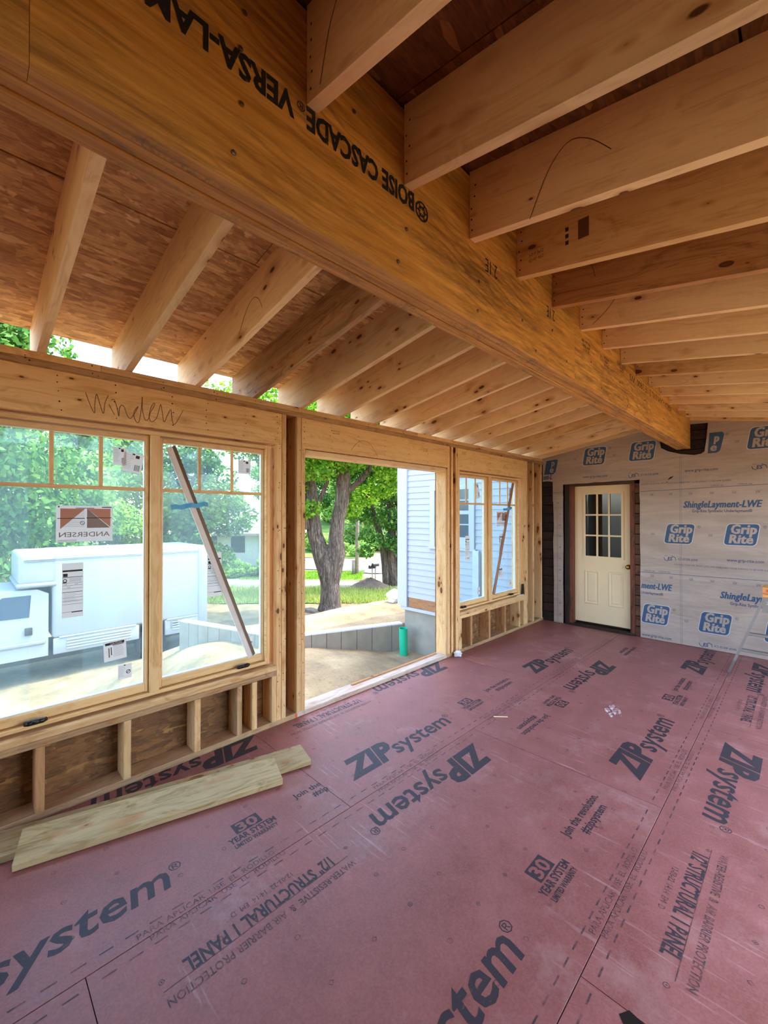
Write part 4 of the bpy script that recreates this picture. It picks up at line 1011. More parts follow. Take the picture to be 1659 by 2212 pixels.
def diag_strip(name, a, b, wd, mats, label, tape_y):
    """channel section leaning across a sash, taped to the glass"""
    A, B = Vector(a), Vector(b); X = (B - A).normalized(); Z = Vector((1, 0, 0)); Y = Z.cross(X).normalized(); L = (B - A).length
    root = tag(empty(name, M=Matrix(((X.x, Y.x, Z.x, A.x), (X.y, Y.y, Z.y, A.y), (X.z, Y.z, Z.z, A.z), (0, 0, 0, 1)))), label, 'metal strip')
    W0 = wloc(root)
    pr = [(-wd / 2, 0), (wd / 2, 0), (wd / 2, .012), (wd * .42, .015), (wd * .06, .022), (-wd * .02, .027), (-wd * .06, .022), (-wd / 2, .013)]
    n = len(pr)
    V = [(0, y, z) for y, z in pr] + [(L, y, z) for y, z in pr]
    F = [(i, (i + 1) % n, n + (i + 1) % n, n + i) for i in range(n)] + [tuple(range(n - 1, -1, -1)), tuple(range(n, 2 * n))]
    mi = [0] * n + [0, 0]
    for i in (1, 2, 3, 4): mi[i] = 0
    for i in (5, 6): mi[i] = 1
    make('channel', V, F, mats, root, mi=mi, M=W0)
    t = tape_y * L
    # tape runs level across the strip; a thin wavy band
    band = []
    P = []
    hx = Vector((0, 1, .12)).normalized(); hz = Vector((0, -.12, 1)).normalized(); ctr = A + X * t
    for k in range(9):
        s = -.14 + .24 * k / 8
        off = .031 if abs(s) < wd * .75 else .004
        c = ctr + hx * s + Vector((off, 0, 0)) + hz * (.006 * math.sin(k * 2.1))
        P.append((c + hz * .015, c - hz * .015))
    V = [q for p in P for q in p] + [q + Vector((-.001, 0, 0)) for p in P for q in p]; m = len(P) * 2
    F = []
    for k in range(len(P) - 1):
        F += [(2 * k, 2 * k + 1, 2 * k + 3, 2 * k + 2), (m + 2 * k, m + 2 * k + 2, m + 2 * k + 3, m + 2 * k + 1)]
    make('tape', V, F, MAT['tape'], root, M=Matrix.Identity(4))
    return root
diag_strip('metal_strip', (-.071, 1.512, .557), (-.071, .945, 2.04), .058, [MAT['strip_light'], MAT['strip_face']], 'slanting grey metal strip taped across the near window sash', .745)
diag_strip('metal_strip', (-.071, 4.938, .557), (-.071, 5.465, 2.045), .045, [MAT['strip_wood'], MAT['strip_wood']], 'slanting brown strip taped across the far window sash', .76)

# ------------------------------------------------------------------ loose things in the room
def plank(name, a, b, wd, z0, th, tilt, label):
    A, B = Vector((*a, z0)), Vector((*b, z0)); X = (B - A).normalized(); L = (B - A).length
    Mx = Matrix.Translation((A + B) / 2) @ Matrix(((X.x, -X.y, 0, 0), (X.y, X.x, 0, 0), (0, 0, 1, 0), (0, 0, 0, 1))) @ Matrix.Rotation(tilt, 4, 'X')
    v, f = box_vf(-L / 2, L / 2, -wd / 2, wd / 2, -th / 2, th / 2, .004)
    return tag(make(name, v, f, MAT['treated'], M=Mx), label, 'board', 'treated boards on the floor')
plank('lumber_plank', (.115, .07), (.503, 1.60), .205, .0202, .038, 0, 'longer green-tinged treated board lying flat behind, nearer the window wall')
plank('lumber_plank', (.242, .185), (.555, 1.365), .205, .0392, .038, R(10.3), 'shorter green-tinged treated board lying tilted on the edge of the longer one')
# crumpled paper
bm = bmesh.new(); bmesh.ops.create_icosphere(bm, subdivisions=3, radius=.045)
rr = random.Random(3)
for v in bm.verts: v.co *= 1 + .22 * math.sin(v.co.x * 90) * math.sin(v.co.y * 110 + 1) + .12 * math.sin(v.co.z * 160) + rr.uniform(-.05, .05); v.co.z = max(-.03, v.co.z * .8)
me = bpy.data.meshes.new('crumpled_paper'); bm.to_mesh(me); bm.free(); me.materials.append(MAT['white_pl'])
o = bpy.data.objects.new('crumpled_paper', me); put(o, None, Matrix.Translation((.055, 3.965, .031))); tag(o, 'crumpled white scrap on the red floor by the door opening post', 'paper')
v, f = box_vf(-.055, .055, -.004, .004, 0, .004); o = make('wood_splinter', v, f, MAT['rafter'], M=Matrix.Translation((1.13, 3.01, .0012)) @ Matrix.Rotation(R(42), 4, 'Z')); tag(o, 'small pale wood splinter on the floor beside the seam', 'splinter')
v, f = prism([(-.012, 0), (.012, 0), (.004, .15), (-.004, .15)], -.03, .03); o = make('window_shim', v, f, MAT['black'], M=Matrix.Translation((-.02, 5.655, .4645))); tag(o, 'black tapered shim standing on the far window sill', 'shim')
v, f = box_vf(-.004, .004, -.11, .09, 0, .008); o = make('white_stick', v, f, MAT['vinyl'], M=Matrix.Translation((-.01, 5.57, .4645))); tag(o, 'thin white stick lying on the far window sill', 'stick')
# step ladder / trestle at the right edge
lad = tag(empty('step_ladder', (2.78, 5.5, 0)), 'aluminium step ladder with splayed legs and wooden top by the far wall', 'ladder')
def leg(x0, y0, x1, y1, z1, name='leg', wd=.05, th=.022):
    A, B = Vector((x0, y0, .002)), Vector((x1, y1, z1)); X = (B - A).normalized(); Y = Vector((0, 1, 0)); Z = X.cross(Y).normalized(); Y = Z.cross(X); L = (B - A).length
    pr = [(-wd / 2, -th / 2), (wd / 2, -th / 2), (wd / 2, th / 2), (wd / 2 - .003, th / 2), (wd / 2 - .003, -th / 2 + .003), (-wd / 2 + .003, -th / 2 + .003), (-wd / 2 + .003, th / 2), (-wd / 2, th / 2)]
    n = 8
    V = [(0, a * .4, b) for a, b in pr] + [(.15, a, b) for a, b in pr] + [(L, a, b) for a, b in pr]
    F = []
    for s in (0, n): F += [(s + i, s + (i + 1) % n, s + n + (i + 1) % n, s + n + i) for i in range(n)]
    F += [tuple(range(n - 1, -1, -1)), tuple(range(2 * n, 3 * n))]
    return make(name, V, F, MAT['alu'], lad, M=Matrix(((X.x, Y.x, Z.x, A.x), (X.y, Y.y, Z.y, A.y), (X.z, Y.z, Z.z, A.z), (0, 0, 0, 1))))
leg(2.283, 5.49, 2.57, 5.50, .84); leg(3.277, 5.49, 2.99, 5.50, .84); leg(2.283, 5.95, 2.57, 5.62, .84); leg(3.277, 5.95, 2.99, 5.62, .84)
for z in (.255, .425):
    d = .2875 * z / .84
    stick('rung', (2.283 + d - .01, 3.277 - d + .01, 5.478, 5.512, z - .014, z + .014), lad, MAT['alu'], .003)
for x in (2.54, 2.86):
    make('top_bracket', *box_vf(x, x + .16, 5.468, 5.475, .655, .80), MAT['alu'], lad)
lettering('bracket_emboss', [dict(s='2 STEP', h=.03, w=.1)], (2.57, 5.467, .735), (1, 0, 0), (0, 0, 1), (0, -1, 0), [plain('embossed_aluminium', (196, 192, 190), .4, .7)], lad)
stick('top_board', (2.545, 3.015, 5.44, 5.66, .84, .905), lad, MAT['ladder_wood'], .006)
stick('top_board', (2.545, 3.015, 5.455, 5.64, .802, .838), lad, MAT['ladder_wood'], .004)
lettering('warning_label', [dict(rect=(0, 0, .09, .028), m=0), dict(s='WARNING', h=.015, w=.07, u=.01, v=.006, m=1, lift=.0003)], (2.57, 5.4395, .858), (1, 0, 0), (0, 0, 1), (0, -1, 0), [MAT['orange_mark'], MAT['paper_ink']], lad)
# thin scrap strip on the outer edge of the sill
v, f = box_vf(-.62, .62, -.012, .012, 0, .012); o = make('scrap_strip', v, f, MAT['stud_red'], M=Matrix.Translation((-.105, 3.14, TH + .0005)) @ Matrix.Rotation(R(90), 4, 'Z')); tag(o, 'thin wooden strip lying along the outer edge of the door sill', 'strip')

# ------------------------------------------------------------------ ground outside
def gz_(x, y):
    d = -x
    sm = lambda q: (lambda c: c * c * (3 - 2 * c))(np.clip(q, 0, 1))
    # dug-out strip beside the house, kept back by the L-shaped retaining wall; behind it the bank falls to the yard
    k = sm((d - 4.4) / 6.5); k2 = sm((d - .5) / 6.0); up_ = sm((y - 1.0) / 2.4)
    pit = -1.12 + .30 * np.clip((6.1 - y) / 1.7, 0, 1) - .06 * np.clip(2.6 - d, 0, 1)
    zf = (1 - up_) * (-1.02 - 1.40 * k2) + up_ * (pit + (-2.42 - pit) * k)
    e = sm((d - 3.02 - (6.3 - y) * .40) / .16) * sm((y - 4.08 - (x + 3.84) * .33) / .16) * np.clip((8.5 - d) / 2.5, 0, 1)
    z = (1 - e) * zf + e * (-.63 - 1.79 * k)
    far = np.clip((np.hypot(x - 2.84, y) - 34) / 30, 0, 1)
    return z + 5.5 * far * far + .03 * np.sin(x * 1.9 + y * .7) * np.sin(y * 1.3) + .015 * np.sin(x * 5.1) * np.sin(y * 4.7)
xs = np.concatenate((-np.geomspace(6.0, 70, 70)[::-1], np.linspace(-5.95, -.16, 110))); ys = np.concatenate((np.linspace(-30, -3, 20), np.linspace(-2.6, 9, 90), np.geomspace(9.3, 70, 46)))
X, Y = np.meshgrid(xs, ys, indexing='ij'); Z = gz_(X, Y)
V = np.column_stack((X.ravel(), Y.ravel(), Z.ravel())); n2 = len(ys)
F = [(i * n2 + j, (i + 1) * n2 + j, (i + 1) * n2 + j + 1, i * n2 + j + 1) for i in range(len(xs) - 1) for j in range(n2 - 1)]
struct(make('ground', V, F, MAT['ground'], smooth=True))
# ground to the rear and right of the room, where nothing else is seen
struct(make('ground', [(-.16, -60, -1.0), (60, -60, -1.0), (60, YB - .02, -1.0), (-.16, YB - .02, -1.0), (3.74, YB - .02, -1.0), (60, 40, -1.0), (3.74, 40, -1.0)], [(0, 1, 2, 3), (4, 2, 5, 6)], MAT['ground']))
def patch(name, pts, mat, lift, n=24, label=None):
    """strip of ground cover between two edges given as paired points"""
    V, F = [], []; P = [(np.array(a), np.array(b)) for a, b in pts]
    rows_ = []
    for (a0, b0), (a1, b1) in zip(P[:-1], P[1:]):
        for t in np.linspace(0, 1, 8, endpoint=False): rows_.append((a0 + (a1 - a0) * t, b0 + (b1 - b0) * t))
    rows_.append(P[-1])
    for a, b in rows_:
        for t in np.linspace(0, 1, n):
            q = a + (b - a) * t; V.append((q[0], q[1], float(gz_(q[0], q[1])) + lift))
    for i in range(len(rows_) - 1):
        for j in range(n - 1): F.append((i * n + j, i * n + j + 1, (i + 1) * n + j + 1, (i + 1) * n + j))
    return struct(make(name, V, F, mat, smooth=True))
U = np.array([-.7077, .7065]); Rt = np.array([.7065, .7077]); C0 = np.array([2.84, 0])
def dl(D, L): return tuple(C0 + U * D + Rt * L)
patch('lawn', [(dl(19.2, -9), dl(24, -10)), (dl(19.0, -3.5), dl(23, -4)), (dl(19.6, 1.2), dl(22, 1.6)), (dl(19.8, 4), dl(22, 5))], MAT['lawn'], .03)
patch('driveway', [(dl(23.6, -16), dl(27, -16)), (dl(23, -3.5), dl(26, -4)), (dl(22.6, -1), dl(25.3, -1)), (dl(22.4, 4), dl(27, 5))], MAT['gravel'], .035)
patch('lawn', [(dl(26.5, -14), dl(30.5, -15)), (dl(26, -5), dl(30.5, -5)), (dl(25.5, -1.5), dl(27.0, -1.0))], MAT['lawn'], .04)
patch('road', [(dl(31, -18), dl(38, -20)), (dl(31, -5), dl(38, -5)), (dl(29, -1), dl(36, -1)), (dl(28, 8), dl(35, 9))], MAT['asphalt'], .05)
patch('road', [(dl(36, -1.8), dl(36, 1.2)), (dl(44, .8), dl(43, 3.6)), (dl(54, 4.5), dl(53, 7))], MAT['asphalt'], .06)
patch('lawn', [(dl(38.4, -22), dl(64, -26)), (dl(38.4, -6), dl(64, -8)), (dl(38.2, -2.5), dl(60, 2.5))], MAT['lawn'], .04)
def blades(name, regs, n, h, mat, seed):
    r = np.random.default_rng(seed); V = np.zeros((n, 3, 3)); k = 0
    q = np.concatenate([np.array([dl(*p) for p in zip(r.uniform(a, b, m), r.uniform(c, d, m))]) for a, b, c, d, m in regs])
    n = len(q); V = np.zeros((n, 3, 3)); th = r.uniform(0, 6.28, n); hh = h * r.uniform(.4, 1.1, n); z = gz_(q[:, 0], q[:, 1]) + .02
    dx, dy = np.cos(th) * .02, np.sin(th) * .02
    V[:, 0] = np.column_stack((q[:, 0] - dx, q[:, 1] - dy, z)); V[:, 1] = np.column_stack((q[:, 0] + dx, q[:, 1] + dy, z))
    V[:, 2] = np.column_stack((q[:, 0] + r.normal(0, h * .35, n), q[:, 1] + r.normal(0, h * .35, n), z + hh))
    me = bpy.data.meshes.new(name); me.vertices.add(3 * n); me.vertices.foreach_set('co', V.ravel()); me.loops.add(3 * n); me.loops.foreach_set('vertex_index', np.arange(3 * n)); me.polygons.add(n)
    me.polygons.foreach_set('loop_start', np.arange(0, 3 * n, 3)); me.polygons.foreach_set('loop_total', np.full(n, 3)); me.update(); me.validate(); me.materials.append(mat)
    return put(bpy.data.objects.new(name, me), None, Matrix.Identity(4))
tag(stuff(blades('grass_tufts', [(19.0, 22.8, -4.5, 4.5, 9000), (19.0, 23, -10, -4.5, 5000)], 0, .28, MAT['grass_dry'], 1)), 'long pale grass strip beyond the big tree', 'grass')
tag(stuff(blades('lawn_grass', [(26, 30, -9, -1.4, 12000)], 0, .14, MAT['grass'], 2)), 'short green lawn between the driveway and the road', 'grass')

# ------------------------------------------------------------------ retaining wall, pipe, neighbouring wing
rw = struct(empty('wall_retaining', (-3.4, 5.3, -.9)))
pts = [(-2.96, 6.33), (-3.05, 6.1), (-3.2, 5.7), (-3.42, 5.1), (-3.84, 4.03), (-4.7, 3.75), (-5.6, 3.455), (-6.4, 3.19)]
for (x0, y0), (x1, y1) in zip(pts[:-1], pts[1:]):
    n = max(1, round(math.hypot(x1 - x0, y1 - y0) / .32))
    for i in range(n):
        a, b = i / n, (i + 1) / n
        A, B = Vector((x0 + (x1 - x0) * a, y0 + (y1 - y0) * a, 0)), Vector((x0 + (x1 - x0) * b, y0 + (y1 - y0) * b, 0)); X = (B - A).normalized(); Yv = Vector((-X.y, X.x, 0)); L = (B - A).length
        v, f = box_vf(.005, L - .005, -.2, 0, -1.9, -.625, 0)
        Mx = Matrix(((X.x, -Yv.x * -1, 0, A.x), (X.y, -Yv.y * -1, 0, A.y), (0, 0, 1, 0), (0, 0, 0, 1)))
        make('concrete_section', v, f, MAT['concrete'], rw, M=Mx)
        v, f = box_vf(.0, L, -.17, -.015, -.624, -.600); make('sill_seal', v, f, MAT['sill_foam'], rw, M=Mx)
v, f = tube([(-2.72, 6.10, -1.3), (-2.70, 6.06, -.62)], .075, 20, True)
pp = tag(empty('drain_pipe', (-2.72, 6.08, -1.0)), 'upright green plastic drain pipe by the concrete foundation corner', 'pipe')
Vi, Fi = tube([(-2.72, 6.10, -1.3), (-2.70, 6.06, -.60)], .082, 24, False); Vj, Fj = tube([(-2.72, 6.10, -1.3), (-2.70, 6.06, -.60)], .074, 24, False)
n = len(Vi); Fr = [(24 + k, 24 + (k + 1) % 24, n + 24 + (k + 1) % 24, n + 24 + k) for k in range(24)]
make('pipe_body', Vi + Vj, Fi + [tuple(n + i for i in q[::-1]) for q in Fj] + Fr, MAT['pvc'], pp, smooth=False)

YW = 6.33
wing = tag(empty('house_wing', (-1.6, YW, -1.0)), 'white clapboard house wing on a concrete foundation seen through the door opening', 'building')
make('foundation', *box_vf(-2.93, -.16, YW + .03, YW + .3, -1.6, -.31), MAT['concrete'], wing)
make('wall_core', *box_vf(-3.05, -.16, YW + .035, YW + 3.5, -.31, 5.2), MAT['siding_trim'], wing)
make('drip_cap', *box_vf(-2.95, -.16, YW - .02, YW + .03, -.305, -.25), MAT['siding_trim'], wing)
stick('bare_board', (-2.80, -.16, YW + .01, YW + .03, -.248, -.05), wing, MAT['siding_wood'], .003)
stick('corner_board', (-2.95, -2.83, YW - .03, YW + .03, -.245, 5.0), wing, MAT['siding_trim'], .003)
stick('corner_board', (-3.10, -2.96, YW - .012, YW + .05, -.24, 5.0), wing, MAT['siding_trim'], .003)
ex = .1165
def lap(x0, x1, z):
    v = [(x0, YW + .006, z), (x1, YW + .006, z), (x1, YW + .024, z + ex + .01), (x0, YW + .024, z + ex + .01), (x0, YW + .03, z), (x1, YW + .03, z), (x1, YW + .034, z + ex + .01), (x0, YW + .034, z + ex + .01)]
    return make('siding_board', v, [(0, 1, 2, 3), (5, 4, 7, 6), (0, 4, 5, 1), (3, 2, 6, 7), (0, 3, 7, 4), (1, 5, 6, 2)], MAT['siding'], wing)
z = -.05
while z < 4.6:
    if z > .95 and z < 2.13: lap(-2.83, -2.245, z); lap(-1.245, -.16, z)
    else: lap(-2.83, -.16, z)
    z += ex
wx0, wx1, wz0, wz1 = -2.24, -1.25, 1.0, 2.16
for b in ((wx0, wx0 + .115, YW - .025, YW + .03, wz0, wz1), (wx1 - .115, wx1, YW - .025, YW + .03, wz0, wz1), (wx0 + .1155, wx1 - .1155, YW - .025, YW + .03, wz1 - .1, wz1), (wx0 - .03, wx1 + .03, YW - .04, YW + .03, wz0 - .04, wz0 - .001)): stick('window_casing', b, wing, MAT['siding_trim'], .003)
for z0, z1 in ((wz0 + .002, 1.20), (1.42, 1.44), (1.614, 1.68), (1.86, 1.88)): stick('window_rail', (wx0 + .1155, wx1 - .1155, YW - .005, YW + .025, z0, z1), wing, MAT['siding_trim'], .002)
for z0, z1 in ((1.201, 1.419), (1.441, 1.613), (1.681, 1.859), (1.881, 2.059)): make('window_pane', *box_vf(wx0 + .116, wx1 - .116, YW + .012, YW + .018, z0, z1), MAT['dark_pane'], wing)
ds = make('downspout', *box_vf(-1.235, -1.115, YW - .10, YW - .03, -.55, .98, .01), MAT['downspout_shade']); tag(ds, 'white downspout coloured in bluish shade on the white siding behind the far window', 'downspout')
struct(make('wall_house', *box_vf(-.155, 12, YF + .17, YF + .19, 2.75, 6.5), MAT['siding_trim']))

# ------------------------------------------------------------------ box truck
tr = tag(empty('box_truck', (-11.2, 2.5, -2.42)), 'white box truck with cab-over box parked outside the near window', 'truck')
tx0, tx1 = -12.3, -10.1
def rbox(name, b, mat, r=.12, seg=3, parent=tr, axis='y'):
    bm = bmesh.new(); bmesh.ops.create_cube(bm, size=1.0)
    for v in bm.verts: v.co = Vector((b[0] + (b[1] - b[0]) * (v.co.x + .5), b[2] + (b[3] - b[2]) * (v.co.y + .5), b[4] + (b[5] - b[4]) * (v.co.z + .5)))
    bmesh.ops.bevel(bm, geom=[e for e in bm.edges], offset=r, segments=seg, affect='EDGES', profile=.5)
    me = bpy.data.meshes.new(name); bm.to_mesh(me); bm.free(); me.materials.append(mat)
    me.polygons.foreach_set('use_smooth', [True] * len(me.polygons))
    return put(bpy.data.objects.new(name, me), parent, Matrix.Identity(4))
rbox('cargo_box', (tx0, tx1, 1.53, 5.25, -1.42, .69), MAT['truck'], .09)
rbox('cab_over_box', (tx0 + .05, tx1 - .02, .90, 1.7, -.06, .685), MAT['truck'], .09)
for z in (.50, .53): rbox('roof_rail', (tx1 - .02, tx1 + .012, 1.0, 5.2, z - .006, z + .012), MAT['truck_trim'], .004, 1)
rbox('cab_over_lip', (tx0 + .02, tx1 + .02, .86, 1.62, -.13, -.02), MAT['truck_trim'], .04, 2)
for z in (-1.40, -1.49, -1.56, -1.63, -1.70):
    for a, b in ((1.66, 3.35), (4.12, 5.0)): rbox('skirt_rib', (tx1 - .02, tx1 + .025, a + (.15 if z < -1.45 else 0), b - (.12 if z < -1.45 else 0), z - .02, z + .022), MAT['truck'], .012, 2)
rbox('side_skirt', (tx1 - .06, tx1, 1.55, 3.42, -1.80, -1.41), MAT['truck'], .02, 2); rbox('side_skirt', (tx1 - .06, tx1, 4.08, 5.2, -1.84, -1.41), MAT['truck'], .02, 2)
rbox('corner_post', (tx1 - .08, tx1 + .02, 5.0, 5.28, -2.02, .62), MAT['truck'], .03, 2)
rbox('rear_step', (tx0 + .1, tx1, 5.2, 5.62, -2.06, -1.95), MAT['truck_trim'], .02, 2)
rbox('fuel_hatch', (tx1 - .01, tx1 + .012, 4.22, 4.48, -1.66, -1.40), MAT['truck_trim'], .01, 2); rbox('hatch_door', (tx1, tx1 + .018, 4.28, 4.42, -1.60, -1.45), MAT['truck_dark'], .006, 1)
rbox('chassis', (tx0 + .4, tx1 - .35, -1.0, 5.3, -2.0, -1.75), MAT['truck_dark'], .05, 2)
# van cab
cabp = [(-1.25, -1.80), (1.46, -1.80), (1.46, -.30), (1.25, -.18), (.55, -.16), (-.05, -.80), (-1.05, -1.02), (-1.28, -1.3)]
v = [(tx1 - .04, y, z) for y, z in cabp] + [(tx0 + .25, y, z) for y, z in cabp]; n = len(cabp)
make('cab', v, [tuple(range(n)), tuple(range(2 * n - 1, n - 1, -1))] + [(i, n + i, n + (i + 1) % n, (i + 1) % n) for i in range(n)], MAT['truck'], tr)
v, f = prism([(0, 0), (.02, 0), (.02, .02), (0, .02)], 0, .02)
make('cab_window', [(tx1 - .03, .12, -.80), (tx1 - .03, 1.10, -.82), (tx1 - .03, 1.13, -.30), (tx1 - .03, .62, -.30)] + [(tx1 - .045, .12, -.80), (tx1 - .045, 1.10, -.82), (tx1 - .045, 1.13, -.30), (tx1 - .045, .62, -.30)], [(0, 1, 2, 3), (7, 6, 5, 4), (0, 4, 5, 1), (1, 5, 6, 2), (2, 6, 7, 3), (3, 7, 4, 0)], MAT['dark_pane'], tr)
rbox('door_handle', (tx1 - .04, tx1 - .005, 1.02, 1.16, -1.24, -1.06), MAT['truck_dark'], .01, 2); rbox('body_moulding', (tx1 - .045, tx1 - .01, -1.0, 1.4, -1.50, -1.40), MAT['truck_trim'], .02, 2)
for y in (3.76, -.55):
    v, f = lathe([(.20, -.12), (.33, -.13), (.385, -.10), (.385, .10), (.33, .13), (.20, .12)], 28, 'x'); wl_ = make('wheel', v, f, MAT['rubber'], tr, (tx1 - .2, y, -2.035)); 
    v, f = lathe([(.02, .10), (.10, .125), (.19, .11), (.20, .05), (.19, .03)], 20, 'x'); make('hub', v, f, MAT['truck_trim'], wl_, (tx1 - .2, y, -2.035))

# ------------------------------------------------------------------ trees
def crown_mesh(name, blobs, n, leaf, mat, seed, droop=.5):
    """leaf quads scattered in shells of several lumps"""
    r = np.random.default_rng(seed)
    B = np.array(blobs, float); wts = B[:, 3] ** 2; wts /= wts.sum()
    idx = r.choice(len(B), n, p=wts)
    d = r.normal(size=(n, 3)); d /= np.linalg.norm(d, axis=1)[:, None]
    rad = (r.uniform(.25, 1.0, n) ** .45)
    c = B[idx, :3] + d * (B[idx, 3] * rad)[:, None] * np.array([1, 1, .78])
    nrm = d * .5 + r.normal(size=(n, 3)) * .8 + np.array([0, 0, .7]); nrm /= np.linalg.norm(nrm, axis=1)[:, None]
    a = np.cross(nrm, r.normal(size=(n, 3))); a /= np.linalg.norm(a, axis=1)[:, None]; b = np.cross(nrm, a)
    s = leaf * r.uniform(.6, 1.25, n)[:, None]
    V = np.stack((c - a * s * .5, c + b * s * .33, c + a * s * .5, c - b * s * .33), 1)
    me = bpy.data.meshes.new(name); me.vertices.add(4 * n); me.vertices.foreach_set('co', V.ravel()); me.loops.add(4 * n); me.loops.foreach_set('vertex_index', np.arange(4 * n)); me.polygons.add(n)
    me.polygons.foreach_set('loop_start', np.arange(0, 4 * n, 4)); me.polygons.foreach_set('loop_total', np.full(n, 4)); me.update(); me.validate(); me.materials.append(mat)
    return me
def lumps(cx, cy, cz, rx, rz, n, r0, r1, seed):
    r = random.Random(seed); o = []
    for _ in range(n):
        t, u = r.uniform(0, 6.283), r.uniform(0, 1) ** .5
        h = r.uniform(-1, 1)
        k = math.sqrt(max(.15, 1 - h * h * .8))
        o.append((cx + rx * u * k * math.cos(t), cy + rx * u * k * math.sin(t), cz + rz * h, r.uniform(r0, r1)))
    return o
rg = random.Random(11)
# the big forked maple
D = 18.0; bx_, by_ = dl(D, -2.30); bz_ = float(gz_(bx_, by_))
mp = tag(empty('maple_tree', (bx_, by_, bz_)), 'big forked maple with rough grey trunk in the middle of the door opening', 'tree')
def T(Lr, z, Dd=0.0):   # sideways, height above the eye plane zero, deeper
    q = C0 + U * (D + Dd) + Rt * Lr; return (q[0], q[1], z)
base = -2.30
parts = [tube([T(base, -2.6), T(base - .02, -2.35), T(base, -2.1), T(base, -1.5), T(base - .05, -.9), T(base - .08, -.45), T(base - .1, -.1), T(base - .1, .2), T(base - .1, .36)], [.62, .50, .42, .385, .41, .44, .36, .22, .05], 16, True, .10, rg),
         tube([T(base - .05, -1.7), T(base - .17, -.8), T(base - .40, .0), T(base - .66, .8), T(base - .78, 1.7), T(base - .86, 2.8), T(base - 1.0, 4.4), T(base - 1.3, 6.2)], [.26, .36, .36, .33, .30, .27, .22, .12], 14, True, .10, rg),
         tube([T(base + .05, -1.7), T(base + .13, -.8), T(base + .28, .0), T(base + .25, .6), T(base + .33, 1.4), T(base + .50, 2.2), T(base + .56, 3.2), T(base + .5, 4.6), T(base + .7, 6.4)], [.26, .36, .37, .32, .29, .30, .31, .25, .13], 14, True, .10, rg),
         tube([T(base + .45, 2.45), T(base + .9, 2.75), T(base + 1.35, 3.15), T(base + 1.8, 3.75), T(base + 2.4, 4.6)], [.16, .14, .12, .10, .06], 10, True, .08, rg),
         tube([T(base - .62, 1.9), T(base - .30, 2.6), T(base - .02, 3.4), T(base + .1, 4.2)], [.11, .10, .09, .05], 8, True, .08, rg),
         tube([T(base - .95, 1.0, -.3), T(base - 1.15, 2.0, -.3), T(base - 1.3, 3.4, -.4), T(base - 1.6, 5, -.5)], [.16, .15, .13, .08], 9, True, .08, rg),
         tube([T(base + .45, .25), T(base + .60, .34)], [.16, .12], 9, True, .1, rg)]
V, F = merge(parts); make('trunk', V, F, MAT['bark'], mp, smooth=True)
Bl = []
for Lr, z, r, Dd in ((base - 2.2, 4.6, 1.5, 0), (base - .8, 4.7, 1.6, -.5), (base + .8, 4.8, 1.6, .3), (base + 2.3, 4.7, 1.5, 0), (base + 3.4, 4.6, 1.3, .5), (base - 3.6, 5.2, 1.6, .5), (base, 6.6, 2.0, 0), (base + 2, 6.8, 1.8, 0), (base - 2, 6.9, 1.9, 0), (base - 4.6, 6.2, 1.5, 0),
                     (base + .2, 8.3, 1.8, 0), (base - 1.3, 1.75, .62, -.8), (base - .75, 1.9, .5, -.7), (base - 1.75, 1.0, .5, -.6), (base - 1.45, 2.7, .6, -.4), (base + 1.5, 2.5, .7, .8), (base + 2.3, 2.9, .8, .4), (base + .9, 1.85, .5, .9), (base + 3.1, 3.4, .9, .2), (base - .3, 3.6, .9, -1.2), (base - 1.2, 3.5, .8, -1.2), (base + .9, 3.9, .8, -1.0), (base + 2.6, 3.6, .8, -.8), (base, 5, 1.6, -2.5), (base + 1.5, 5.2, 1.6, -2.2), (base - 2, 5.4, 1.6, -2.2), (base + 4.2, 5.2, 1.4, 1.0), (base + 5.5, 5.6, 1.6, 0), (base + 6.5, 6.5, 1.7, -.5), (base + 5, 7.5, 1.8, -1), (base + 3.5, 7, 1.8, -2), (base + 4.6, 5.2, 1.4, -1.5)):
    Bl.append((*T(Lr, z, Dd), r))
Bl = [(x - bx_, y - by_, z - bz_, r) for x, y, z, r in Bl]
put(stuff(bpy.data.objects.new('foliage', crown_mesh('foliage', Bl, 52000, .17, MAT['leaf_maple'], 5))), mp, Matrix.Translation((bx_, by_, bz_)))
# darker double tree right of it
D2 = 24.0; x2, y2 = dl(D2, .42); z2 = float(gz_(x2, y2))
t2 = tag(empty('shade_tree', (x2, y2, z2)), 'dark double-stemmed tree at the right edge of the door opening view', 'tree')
def T2(Lr, z, Dd=0.0):
    q = C0 + U * (D2 + Dd) + Rt * Lr; return (q[0], q[1], z)
V, F = merge([tube([T2(.20, -2.6), T2(.18, -2.2), T2(.1, -1.2), T2(-.05, -.2), T2(-.45, 1.3), T2(-.9, 2.5), T2(-1.2, 4)], [.34, .27, .23, .21, .17, .14, .08], 10, True, .1, rg),
              tube([T2(.60, -2.6), T2(.55, -2.0), T2(.42, -.6), T2(.45, .8), T2(.35, 2.2), T2(.45, 4.4), T2(.3, 6)], [.42, .33, .27, .24, .21, .16, .08], 10, True, .1, rg),
              tube([T2(1.1, -2.6), T2(1.05, -1.6), T2(.95, .2), T2(1.0, 2), T2(1.2, 5)], [.4, .32, .27, .22, .12], 10, True, .1, rg),
              tube([T2(.9, 2.0), T2(.3, 3.3), T2(-.3, 4.4), T2(-.5, 5.2)], [.14, .13, .1, .06], 8, True, .1, rg)])
make('trunk', V, F, MAT['bark'], t2, smooth=True)
